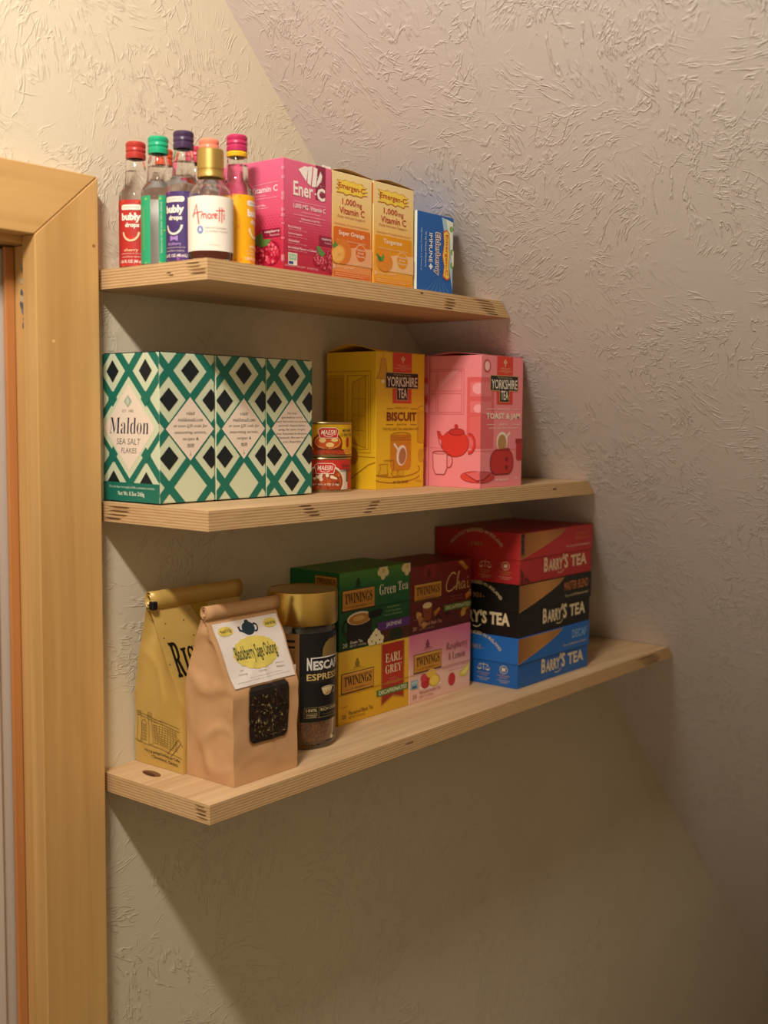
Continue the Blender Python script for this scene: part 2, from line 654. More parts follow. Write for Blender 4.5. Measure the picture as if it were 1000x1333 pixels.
# sloping ceiling, built in its own frame so the plaster follows its surface
def slope_ceiling():
    Lz = math.hypot(1, SK)
    ux = Vector((SK / Lz, 0, -1 / Lz))      # down the slope
    nx = Vector((1 / Lz, 0, SK / Lz))       # away from the room
    o0 = Vector((slope_x(0), 0, 0))
    me_m = Matrix((ux, Vector((0, 1, 0)), nx)).transposed().to_4x4()
    me_m.translation = o0
    bm = bmesh.new()
    zt, zb = HI * Lz, FLOOR * Lz
    add_box(bm, (-zt, -1.7, 0), (-zb, 0.12, 0.03))
    o = from_bm('ceiling', bm, None, [M_SLOPE])
    o.matrix_world = me_m
    return struct(o)
slope_ceiling()
bm = bmesh.new()
add_box(bm, (-1.7, -1.7, FLOOR - 0.02), (2.1, 1.3, FLOOR))
struct(from_bm('floor', bm, None, [wood('dark_floor_boards', '#5a3c22', '#7a5632', 'X', 0.6)]))

struct(prism('wall_front_added', [(-1.7, FLOOR), (-1.7, HI), (slope_x(HI), HI), (slope_x(FLOOR), FLOOR)], -1.72, -1.60, 'Y', None, [mat('#d8cdb2', 0.6)]))  # unseen wall added behind the camera to cut ambient light from that side

# door casing, mitred
YC = -0.0196
side = prism('trim_1', [(XI, FLOOR), (XC, FLOOR), (XC, ZH_HI), (XI, ZH_LO)], YC, -0.0002, 'Y', None, [M_PINE], 0.0010)
struct(side)
head = prism('trim_2', [(XI - 0.0004, ZH_LO), (XC - 0.0006, ZH_HI + 0.0003), (-1.25, ZH_HI + 0.0003), (-1.18, ZH_LO)], YC, -0.0002, 'Y', None, [M_PINE_H], 0.0010)
struct(head)
for n_, (x, z) in enumerate(((-0.0130, 0.232), (-0.057, 0.145))):
    bm = bmesh.new()
    bmesh.ops.create_circle(bm, cap_ends=True, segments=12, radius=0.0018)
    for v in bm.verts:
        v.co = Vector((v.co.x + x, YC - 0.0002, v.co.y * 0.8 + z))
    from_bm('nail_mark', bm, side, [mat('#9c6a30' if n_ == 0 else '#e0b878', 0.6)])
# jamb, stop and the pale door behind it
jamb = prism('trim_3', [(XJ - 0.0, -0.0001), (XJ + 0.0175, -0.0001), (XJ + 0.0175, 0.119), (XJ, 0.119)], FLOOR, ZH_LO - 0.0065, 'Z', None, [M_PINE], 0.0008)
struct(jamb)
hj = prism('trim_4', [(XJ + 0.0175, -0.0001), (-1.15, -0.0001), (-1.15, 0.119), (XJ + 0.0175, 0.119)], ZH_LO - 0.006, ZH_LO + 0.0115, 'Z', None, [M_PINE_H], 0.0008)
struct(hj)
stop = prism('trim_5', [(XJ - 0.0005, 0.0200), (XJ - 0.0005, 0.0240), (XJ - 0.0105, 0.0240), (XJ - 0.0105, 0.0200)], FLOOR, ZH_LO - 0.0075, 'Z', None, [M_RED_PINE], 0.0012)
struct(stop)
# dried filler smears on the jamb near the head
a = Art(jamb, flat((XJ, 0.002, 0.229), (0, 0.016, 0), (0, 0, -0.09), (-1, 0, 0)), 0.016, 0.09, rough=0.7)
rs_ = random.Random(3)
for i in range(14):
    t = 0.1 + 0.75 * (i / 14) ** 1.3
    a.ell(0.35 + rs_.uniform(-0.15, 0.2), t, rs_.uniform(0.08, 0.2), rs_.uniform(0.015, 0.05), rs_.choice(['#6f7278', '#8d8a84', '#565a66', '#b9aa90']), i % 4, 9, rs_.uniform(0, 1), 0.18, 3)
a.flush('filler_smear', 'grey filler smears on the pine jamb')
door = prism('door_1', [(XJ - 0.002, 0.026), (-1.14, 0.026), (-1.14, 0.064), (XJ - 0.002, 0.064)], FLOOR + 0.008, ZH_LO - 0.0085, 'Z', None, [mat('#c9beb2', 0.45)], 0.002)
struct(door)
for i in range(2):
    bm = bmesh.new()
    x0 = XJ - 0.022 - 0.5 * i
    for (xa, xb, za, zb) in ((x0 - 0.36, x0, -1.3, -1.28), (x0 - 0.36, x0, 0.10, 0.12), (x0 - 0.02, x0, -1.3, 0.12), (x0 - 0.36, x0 - 0.34, -1.3, 0.12)):
        add_box(bm, (xa, 0.0205, za), (xb, 0.0265, zb), 0.002)
    from_bm('panel_moulding', bm, door, [mat('#c9beb2', 0.45)])

# ------------------------------------------------------------------ shelves
def shelf(z, label, marks, knots):
    o = bpy.data.objects.new('plywood_shelf', None)
    COL.objects.link(o)
    o.location = (0, 0, z - TH)
    o['label'] = label
    o['category'] = 'shelf'
    o['group'] = 'plywood shelves stepped under the sloping ceiling'
    xt, xb = slope_x(z) - 0.0008, slope_x(z - TH) - 0.0008
    b = prism('board', [(0, 0), (xb, 0), (xt, TH), (0, TH)], -DEPTH, -0.0003, 'Y', o, [M_PLY], 0.0005)
    f = Art(o, flat((0, -DEPTH, TH), (xt, 0, 0), (0, 0, -TH), (0, -1, 0)), xt, TH, rough=0.7)
    l = Art(o, flat((0, 0, TH), (0, -DEPTH, 0), (0, 0, -TH), (-1, 0, 0)), DEPTH, TH, rough=0.7)
    t = Art(o, flat((0, 0, TH), (xt, 0, 0), (0, -DEPTH, 0), (0, 0, 1)), xt, DEPTH, rough=0.7)
    r = random.Random(int(z * 1000) + 5)
    for face, s0, s1, t0, t1, n, slant in marks:
        A = f if face == 'f' else l
        for i in range(n):
            tt = t0 + (t1 - t0) * (i + 0.5) / n
            sh = slant * (i / max(1, n - 1))
            a0, a1 = s0 + sh + r.uniform(0, 0.15) * (s1 - s0), s1 + sh - r.uniform(0, 0.25) * (s1 - s0)
            hh = (t1 - t0) / n * 0.24
            A.poly([(a0, tt), (a0 + (a1 - a0) * 0.3, tt - hh), (a1 - (a1 - a0) * 0.15, tt - hh * 0.9), (a1, tt), (a1 - (a1 - a0) * 0.2, tt + hh), (a0 + (a1 - a0) * 0.4, tt + hh)], r.choice(['#6b4a2a', '#7d5a36', '#5a3c20']), 0)
        mk = A.flush('end_grain_mark')
        mk.parent = b
    for cs, ct, rs, rt_, rot in knots:
        t.ell(cs, ct, rs, rt_, '#7a5230', 0, 20, rot)
        t.ell(cs - rs * 0.45, ct, rs * 0.5, rt_ * 0.75, '#4d3019', 1, 16, rot)
    t.p = b
    t.flush('knot')
    return o
shelf(Z1, 'short top plywood shelf holding glass bottles and vitamin cartons', [('f', 0.745, 0.80, 0.25, 0.95, 4, 0.0), ('f', 0.86, 0.95, 0.05, 0.95, 6, 0.055), ('f', 0.655, 0.67, 0.1, 0.3, 1, 0), ('l', 0.82, 0.985, 0.1, 0.75, 4, 0.03), ('l', 0.66, 0.72, 0.45, 0.7, 2, 0.02)], [])
shelf(Z2, 'middle plywood shelf holding salt cartons, small cans and boxed tea', [('f', 0.165, 0.205, 0.05, 0.75, 4, 0.02), ('f', 0.325, 0.36, 0.15, 0.85, 4, -0.02), ('f', 0.86, 0.88, 0.3, 0.5, 1, 0), ('l', 0.10, 0.34, 0.1, 0.9, 4, -0.03)], [])
shelf(Z3, 'long bottom plywood shelf holding coffee, tea bags and stacked tea boxes', [('f', 0.88, 0.965, 0.15, 0.95, 4, 0.025), ('f', 0.3, 0.32, 0.3, 0.5, 1, 0), ('l', 0.86, 0.99, 0.1, 0.85, 4, 0.02)], [(0.028, 0.30, 0.0065, 0.085, 0.12)])

# ------------------------------------------------------------------ cartons
def carton(name, label, x0, x1, yf, yb, z0, h, body, group=None, cat='box', rotz=0.0, bevel=0.0006, part='carton'):
    w, d = x1 - x0, yb - yf
    t = thing(name, label, cat, ((x0 + x1) / 2, (yf + yb) / 2, z0), group, rotz)
    bm = bmesh.new()
    add_box(bm, (-w / 2, -d / 2, 0), (w / 2, d / 2, h), bevel)
    m = body if isinstance(body, bpy.types.Material) else mat(body, 0.5)
    from_bm(part, bm, t, [m])
    return t, w, d, h

def flap(t, w, d, h, lift, col, edge='L', inner='#7c5a38', peak=0.5):
    """loose top panel that arches up along one edge"""
    bm = bmesh.new()
    n, mrows = 10, 6
    G = []
    for j in range(mrows + 1):
        row = []
        for i in range(n + 1):
            a, b = i / n, j / mrows           # a across the arched edge, b away from it
            hump = (1 - abs((a - peak) / (peak if a < peak else 1 - peak)) ** 1.4) * (1 - b) ** 1.5
            z = h + 0.0005 + lift * hump
            if edge == 'L':
                p = (-w / 2 + b * w, d / 2 - a * d, z)
            elif edge == 'F':
                p = (-w / 2 + a * w, -d / 2 + b * d, z)
            else:
                p = (-w / 2 + a * w, d / 2 - b * d, z)
            row.append(bm.verts.new(p))
        G.append(row)
    for j in range(mrows):
        for i in range(n):
            bm.faces.new((G[j][i], G[j][i + 1], G[j + 1][i + 1], G[j + 1][i]))
    o = from_bm('top_flap', bm, t, [mat(col, 0.55)], True)
    md = o.modifiers.new('thickness', 'SOLIDIFY')
    md.thickness = 0.0005
    return o

# --- salt cartons
PALE, TEAL, BLK, LBL = '#d0dabb', '#17705f', '#141c22', '#ecdccb'

def lattice(A, s0, t0, hw, hh, bw):
    for j in range(-3, 14):
        for sg in (1, -1):
            # lines through the crossings (s0 + hw, t0) stepping down by two half heights
            ts = t0 + 2 * hh * (j - 3)
            sx = s0 + hw
            k = sg * hh / hw
            e = 2.0
            A.poly([(sx - e - bw / 2, ts - k * e), (sx - e + bw / 2, ts - k * e), (sx + e + bw / 2, ts + k * e), (sx + e - bw / 2, ts + k * e)], TEAL, 0 if sg > 0 else 1)

def dia(A, s, t, rs, rt_, col, L):
    A.poly([(s, t - rt_), (s + rs, t), (s, t + rt_), (s - rs, t)], col, L)

def salt(label, x0, x1, kind):
    t, w, d, h = carton('salt_carton', label, x0, x1, -0.080, -0.0008, Z2 + 0.0014, 0.1352, PALE, 'patterned salt cartons')
    bm = bmesh.new()
    add_box(bm, (-w / 2 + 0.004, -d / 2 + 0.004, -0.0013), (w / 2 - 0.004, d / 2 - 0.004, 0.0008))
    from_bm('base_flap_shade', bm, t, [mat('#2a2622', 0.7)])  # bulging base flap, coloured near-black to paint the shadow gap beneath the carton
    bm = bmesh.new()
    add_box(bm, (-w / 2 + 0.0008, -d / 2 + 0.002, h), (w / 2 - 0.0008, d / 2 - 0.001, h + 0.0009))
    from_bm('lid', bm, t, [mat('#182326', 0.6)])
    A = front_art(t, w, d, h)
    lattice(A, 0.55, 0.115, 0.385, 0.195, 0.165)
    for (i, j) in ((0, 0), (1, 1), (-1, 1), (1, 3), (-1, 3)) + (((0, 4),) if kind == 2 else ()):
        dia(A, 0.55 + 0.385 * i, 0.115 + 0.195 * j, 0.165, 0.08, BLK, 2)
    A.flush('lattice_pattern')
    dia(A, 0.545, 0.505, 0.44, 0.215, LBL, 3)
    if kind < 2:
        A.lines([ital('visit'), ital('maldonsalt.com'), ital('or') + ' ' + ital('scan') + ' ' + ital('QR') + ' ' + ital('code') + ' ' + ital('for'), ital('seasoning') + ' ' + ital('secrets') + ',', ital('recipes') + ' &', ital('more')], 0.24, 0.86, 0.385, 0.044, 0.026, '#6d6458', 5, 0.008)
        A.line([(0.545, 0.655), (0.545, 0.68)], 0.0004, '#8a7f72', 5)
        A.poly([(0.53, 0.676), (0.56, 0.676), (0.545, 0.69)], '#8a7f72', 5)
    else:
        rows = ['For four', "generations we've", 'hand harvested our famous,', 'pyramid shaped flakes,', 'using the same simple,', 'time honoured techniques.', 'Fantastic flavour is at', 'your fingertips.']
        A.lines([' '.join(ital(p) for p in r.split(' ')) for r in rows], 0.19, 0.90, 0.385, 0.030, 0.020, '#6d6458', 5, 0.008)
    A.flush('printed_label')
    if kind == 0:
        A = left_art(t, w, d, h)
        lattice(A, 0.182, 0.118, 0.294, 0.188, 0.135)
        for s in (0.182, 0.77):
            for tt in (0.118, 0.870):
                dia(A, s, tt, 0.112, 0.077, BLK, 2)
        for tt in (0.494,):
            for s in (-0.12, 1.06):
                dia(A, s, tt, 0.112, 0.077, BLK, 2)
        dia(A, 0.476, 0.50, 0.56, 0.345, PALE, 3)
        for sx, tx in ((0.182, 0.306), (0.77, 0.306), (0.182, 0.682), (0.77, 0.682)):
            dia(A, sx, tx, 0.085, 0.055, TEAL, 4)
        A.rect(0, 0.872, 1, 1, TEAL, 6)
        A.flush('lattice_pattern')
        dia(A, 0.476, 0.50, 0.46, 0.293, LBL, 5)
        dia(A, 0.462, 0.322, 0.072, 0.044, '#9db0a2', 6)
        dia(A, 0.458, 0.322, 0.036, 0.030, '#c3cfc0', 7)
        A.text('EST. 1882', 0.36, 0.378, 0.565, 0.396, '#7a7466', 7)
        A.text(serif('Maldon'), 0.12, 0.432, 0.82, 0.542, '#1d1a33', 7, -0.012, 0.12)
        A.text('SEA SALT', 0.25, 0.572, 0.68, 0.614, '#5b564f', 7, -0.004, 0.15)
        A.text('FLAKES', 0.33, 0.636, 0.61, 0.672, '#5b564f', 7, -0.004, 0.15)
        A.text('This salt does not supply iodide, a necessary nutrient', 0.10, 0.894, 0.92, 0.916, '#cfe0d0', 7)
        A.text(serif('Net Wt. 8.5oz 240g'), 0.26, 0.932, 0.74, 0.968, '#e6eedd', 7)
        A.flush('brand_label', 'pale diamond label with the product name')
salt('teal lattice salt carton beside the door casing showing its brand diamond', 0.0100, 0.0762, 0)
salt('teal lattice salt carton in the middle of the row of three', 0.0784, 0.1437, 1)
salt('teal lattice salt carton with a paragraph of text, beside the small cans', 0.1452, 0.2112, 2)

# --- curry paste cans
def can(label, x, y, z, col, kind):
    t = thing('curry_paste_can', label, 'can', (x, y, z), 'two stacked curry paste cans')
    r, h = 0.0305, 0.0372
    lathe('tin_body', [(0, 0.0012), (r - 0.002, 0.0012), (r - 0.0015, 0.0), (r, 0.0004), (r + 0.0003, 0.0014), (r - 0.0007, 0.0026), (r - 0.0007, h - 0.0026), (r + 0.0003, h - 0.0014), (r, h - 0.0004), (r - 0.0015, h), (r - 0.002, h - 0.0012), (0, h - 0.0012)], t, [M_TIN], 48)
    A = cyl_art(t, r - 0.0005, 0.0028, h - 0.0056, -135, 190)
    A.rect(0, 0, 1, 1, col, 0)
    def P(u): return 0.5 + math.degrees(math.asin(max(-1, min(1, u)))) / 190
    if kind == 0:
        A.ell(0.53, 0.64, 0.17, 0.42, '#8c2e12', 1, 24)
        A.rect(0.30, 0.84, 0.74, 1, '#b5401c', 1)
        A.ell(0.53, 0.58, 0.145, 0.24, '#e8a24a', 2, 24)
        A.ell(0.53, 0.58, 0.135, 0.21, '#c8551d', 3, 24)
        for cx, cy, rx, ry in ((0.47, 0.53, 0.035, 0.08), (0.55, 0.68, 0.045, 0.08), (0.60, 0.52, 0.04, 0.06)):
            A.ell(cx, cy, rx, ry, '#eecb82', 4, 14)
        A.rrect(0.755, 0.42, 0.81, 0.78, 0.003, '#a5361a', 2)
        for cx in (0.74, 0.77, 0.80):
            A.ell(cx, 0.88, 0.022, 0.07, '#d98a3a', 3, 10)
        A.poly([(0.30, 0.3), (0.345, 0.24), (0.345, 0.42), (0.30, 0.48)], '#6b675c', 2)
    else:
        A.rect(0, 0.34, 1, 1, '#d9cdb8', 1)
        A.ell(0.50, 0.72, 0.235, 0.58, '#e6dccb', 2, 28)
        A.ell(0.50, 0.73, 0.215, 0.52, '#a3441a', 3, 28)
        rr = random.Random(5)
        for i in range(26):
            A.ell(rr.uniform(0.34, 0.66), rr.uniform(0.42, 0.95), rr.uniform(0.012, 0.028), rr.uniform(0.025, 0.06), rr.choice(['#c4551f', '#7d2d10', '#d98136']), 4, 8)
        for i in range(12):
            A.ell(rr.uniform(0.38, 0.62), rr.uniform(0.48, 0.66), rr.uniform(0.012, 0.03), rr.uniform(0.03, 0.06), '#ead9bf', 5, 8, rr.uniform(0, 2))
        A.rect(0.77, 0.34, 0.80, 0.75, '#4c5a2c', 3)
        A.rect(0.80, 0.3, 1.0, 1, '#c43224', 2)
    A.flush('food_picture')
    dx = -0.03 if kind else 0.0
    A.poly([(0.42 + dx, 0.18), (0.46 + dx, 0.10), (0.61 + dx, 0.10), (0.65 + dx, 0.18), (0.63 + dx, 0.46), (0.44 + dx, 0.46)], '#f0e4d2', 6)
    A.poly([(0.427 + dx, 0.19), (0.463 + dx, 0.12), (0.607 + dx, 0.12), (0.643 + dx, 0.19), (0.624 + dx, 0.44), (0.446 + dx, 0.44)], '#cf2a20', 7)
    A.text('MAESRI', 0.455 + dx, 0.18, 0.62 + dx, 0.34, '#f4ead8', 8, 0.012, 0.2)
    A.arc(0.535 + dx, 0.30, 0.06, 0.10, 30, 150, 0.0006, '#f4ead8', 8)
    A.text('MASAMAN' if kind == 0 else 'PANANG', 0.70, 0.15, 0.86, 0.25, '#3a3a30', 8, 0.004)
    A.text('CURRY PASTE', 0.67, 0.30, 0.90, 0.40, '#3a3a30', 8, 0.004)
    A.text('NET WT. 4 OZ (114g)', 0.42 - 0.06 * kind, 0.79, 0.70 - 0.04 * kind, 0.87, '#1d1712' if kind == 0 else '#f0e6d6', 8, 0.012)
    A.flush('brand_print')
CX, CY = 0.2660, -0.0465
can('red labelled small curry paste can under the yellow one', CX, CY, Z2, '#c63025', 1)
can('yellow labelled small curry paste can stacked on the red one', CX + 0.0006, CY - 0.0004, Z2 + 0.0376, '#e2b410', 0)

# --- boxed black teas with drawn scenes
def plaque(A, s0, s1, t0, dark='#221b18'):
    sw = s1 - s0
    A.rect(s0, t0, s1, t0 + 0.118, '#c8a86a', 4)
    A.rect(s0 + 0.33 * sw, t0 + 0.117, s0 + 0.68 * sw, t0 + 0.205, '#c8a86a', 4)
    A.rect(s0 + 0.015 * sw, t0 + 0.005, s1 - 0.015 * sw, t0 + 0.113, dark, 5)
    A.rect(s0 + 0.345 * sw, t0 + 0.113, s0 + 0.665 * sw, t0 + 0.200, dark, 5)
    A.text('TAYLORS of Harrogate', s0 + 0.24 * sw, t0 + 0.012, s0 + 0.77 * sw, t0 + 0.026, '#cdb88a', 7)
    A.text('YORKSHIRE', s0 + 0.04 * sw, t0 + 0.032, s0 + 0.96 * sw, t0 + 0.104, '#efe3cf', 7, 0.012)
    A.text('TEA', s0 + 0.375 * sw, t0 + 0.117, s0 + 0.64 * sw, t0 + 0.186, '#efe3cf', 7, 0.012)

def crest(A, cs, ct, col):
    for dx, dy in ((0, -0.012), (0, 0.012), (-0.028, 0), (0.028, 0)):
        A.ell(cs + dx, ct + dy, 0.014, 0.009, col, 6, 8)
    A.rect(cs - 0.006, ct, cs + 0.006, ct + 0.035, col, 6)

YW, YD, YH = 0.0880, 0.0725, 0.1520
def tea_pink(label, x0, yf, full):
    body = '#ee8a90'
    t, w, d, h = carton('tea_carton', label, x0, x0 + YW, yf, yf + YD, Z2, YH - 0.001, body, 'pink toast and jam tea cartons')
    flap(t, w, d, h, 0.0035, '#e9868c', 'L', peak=0.4)
    L = left_art(t, w, d, h)
    D1, D2, LN = '#e0605f', '#c8282b', '#a84a50'
    # window
    for a_, b_, c_, e_ in ((-0.02, 0.10, 0.68, 0.445), (-0.02, 0.115, 0.14, 0.27), (0.17, 0.115, 0.64, 0.27), (-0.02, 0.285, 0.14, 0.43), (0.17, 0.285, 0.64, 0.43)):
        L.frame(max(0, a_), b_, c_, e_, 0.0006, '#cf6268', 1)
    L.poly([(0.18, 0.20), (0.45, 0.117), (0.58, 0.117), (0.18, 0.26)], '#f29da2', 1)
    L.rect(0.74, 0.165, 1, 0.70, D1, 1)
    L.rect(0.80, 0.20, 1, 0.31, '#e8777a', 2)
    L.rect(0.80, 0.345, 1, 0.43, '#e8777a', 2)
    L.rect(0.80, 0.465, 1, 0.68, '#e4696a', 2)
    L.ell(0.95, 0.25, 0.11, 0.042, '#f2a3a6', 3)
    L.ell(0.95, 0.40, 0.08, 0.032, '#f2a3a6', 3)
    L.line([(0, 0.70), (1, 0.72)], 0.0005, '#d4656b', 1)
    L.flush('drawn_kitchen')
    if full:
        # teapot and cup
        L.ell(0.52, 0.665, 0.27, 0.105, '#8e2226', 4, 26)
        L.ell(0.52, 0.665, 0.26, 0.10, '#d8382f', 5, 26)
        L.poly([(0.30, 0.66), (0.20, 0.63), (0.17, 0.575), (0.22, 0.578), (0.26, 0.61), (0.33, 0.60)], '#d8382f', 5)
        L.line([(0.30, 0.72), (0.21, 0.665), (0.17, 0.575), (0.22, 0.578), (0.27, 0.62)], 0.0008, '#8e2226', 6)
        L.ell(0.55, 0.575, 0.15, 0.024, '#c22f2b', 6)
        L.arc(0.55, 0.578, 0.15, 0.026, 0, 360, 0.0008, '#8e2226', 7)
        L.ell(0.54, 0.535, 0.04, 0.017, '#c22f2b', 6)
        L.arc(0.80, 0.665, 0.09, 0.065, -100, 100, 0.0030, '#d8382f', 5)
        L.arc(0.80, 0.665, 0.112, 0.078, -100, 100, 0.0007, '#8e2226', 7)
        L.poly([(0.09, 0.74), (0.37, 0.74), (0.37, 0.87), (0.33, 0.905), (0.15, 0.905), (0.10, 0.87)], '#f09a9e', 8)
        L.line([(0.09, 0.74), (0.10, 0.86), (0.15, 0.905), (0.32, 0.905), (0.37, 0.86), (0.37, 0.74)], 0.0009, '#98242a', 9)
        L.arc(0.23, 0.738, 0.14, 0.012, 0, 360, 0.0007, '#98242a', 9)
        L.arc(0.41, 0.80, 0.065, 0.05, -110, 110, 0.0009, '#98242a', 9)
        L.ell(0.93, 0.915, 0.30, 0.045, '#8e2226', 4)
        L.ell(0.93, 0.915, 0.29, 0.041, '#d8463c', 5)
        L.poly([(0.72, 0.895), (1, 0.875), (1, 0.95), (0.95, 0.95)], '#8e2226', 6)
        L.poly([(0.74, 0.893), (1, 0.868), (1, 0.935), (0.94, 0.938)], '#e0686a', 7)
        L.flush('drawn_teapot_and_cup')
        A = front_art(t, w, d, h)
        A.rect(0, 0.165, 0.30, 0.70, '#dd6468', 0)
        A.rect(0, 0.20, 0.24, 0.31, '#e37b7e', 1)
        A.rect(0, 0.345, 0.24, 0.44, '#e37b7e', 1)
        A.ell(0.13, 0.08, 0.085, 0.05, '#c4474d', 1)
        A.ell(0.13, 0.08, 0.06, 0.036, '#f3c0bb', 2)
        A.line([(0, 0.72), (1, 0.71)], 0.0005, '#d4656b', 1)
        A.rect(0.36, 0.0, 0.74, 0.365, '#d8402c', 2)
        A.flush('drawn_kitchen')
        crest(A, 0.55, 0.045, '#f0cfa0')
        A.lines(['BY APPOINTMENT TO', 'HIS MAJESTY', 'SUPPLIERS OF BEVERAGES', 'TAYLORS'], 0.40, 0.72, 0.088, 0.011, 0.007, '#f0c8a0', 6)
        plaque(A, 0.20, 0.87, 0.145)
        A.flush('brand_plaque')
        A.text('BREAKFAST', 0.37, 0.395, 0.68, 0.408, '#f3dfcb', 5)
        A.line([(0.13, 0.402), (0.33, 0.402)], 0.0005, '#f3dfcb', 5)
        A.line([(0.74, 0.402), (0.92, 0.402)], 0.0005, '#f3dfcb', 5)
        A.text('TOAST & JAM', 0.12, 0.432, 0.93, 0.49, '#f1e2c8', 5, 0.03)
        A.text('BREW', 0.43, 0.513, 0.62, 0.525, '#f3dfcb', 5)
        A.line([(0.13, 0.52), (0.33, 0.52)], 0.0005, '#f3dfcb', 5)
        A.line([(0.74, 0.52), (0.92, 0.52)], 0.0005, '#f3dfcb', 5)
        A.text('TASTES LIKE JAM ON TOAST', 0.18, 0.541, 0.88, 0.556, '#f3dfcb', 5)
        A.text('40 TEA BAGS', 0.36, 0.935, 0.66, 0.952, '#f3dfcb', 5, 0.006)
        A.text('125g', 0.82, 0.93, 0.92, 0.946, '#f3dfcb', 5)
        A.flush('lettering')
        # toaster, mug-toast, jar, plate
        A.ell(0.50, 0.65, 0.135, 0.075, '#f0e0cc', 4)
        A.ell(0.50, 0.66, 0.105, 0.065, '#b98952', 5)
        A.line([(0.60, 0.62), (0.68, 0.585)], 0.003, '#f0e0cc', 4)
        A.rrect(0.22, 0.715, 0.78, 0.905, 0.012, '#7e1f22', 6)
        A.rrect(0.235, 0.722, 0.765, 0.898, 0.011, '#c23231', 7)
        A.poly([(0.30, 0.725), (0.70, 0.715), (0.66, 0.70), (0.35, 0.708)], '#a32828', 7)
        for tt in (0.785, 0.85):
            dia(A, 0.61, tt, 0.04, 0.022, '#7e1f22', 8)
        A.rrect(0.85, 0.655, 1, 0.80, 0.004, '#b83134', 4)
        A.rect(0.83, 0.63, 1, 0.665, '#a2282b', 5)
        A.ell(0.02, 0.915, 0.31, 0.045, '#8e2226', 6)
        A.ell(0.02, 0.915, 0.30, 0.041, '#cb4440', 7)
        A.poly([(0, 0.875), (0.24, 0.895), (0.10, 0.935), (0, 0.945)], '#8e2226', 8)
        A.poly([(0, 0.868), (0.22, 0.888), (0.08, 0.928), (0, 0.938)], '#c9595c', 9)
        A.flush('drawn_toaster')
    else:
        L.flush('drawn_teapot_and_cup')
    return t
tea_pink('pink toast and jam tea carton with red teapot drawing on the shelf end', 0.4190, -0.1480, True)
tea_pink('second pink tea carton hidden behind the red teapot one', 0.4180, -0.0745, False)

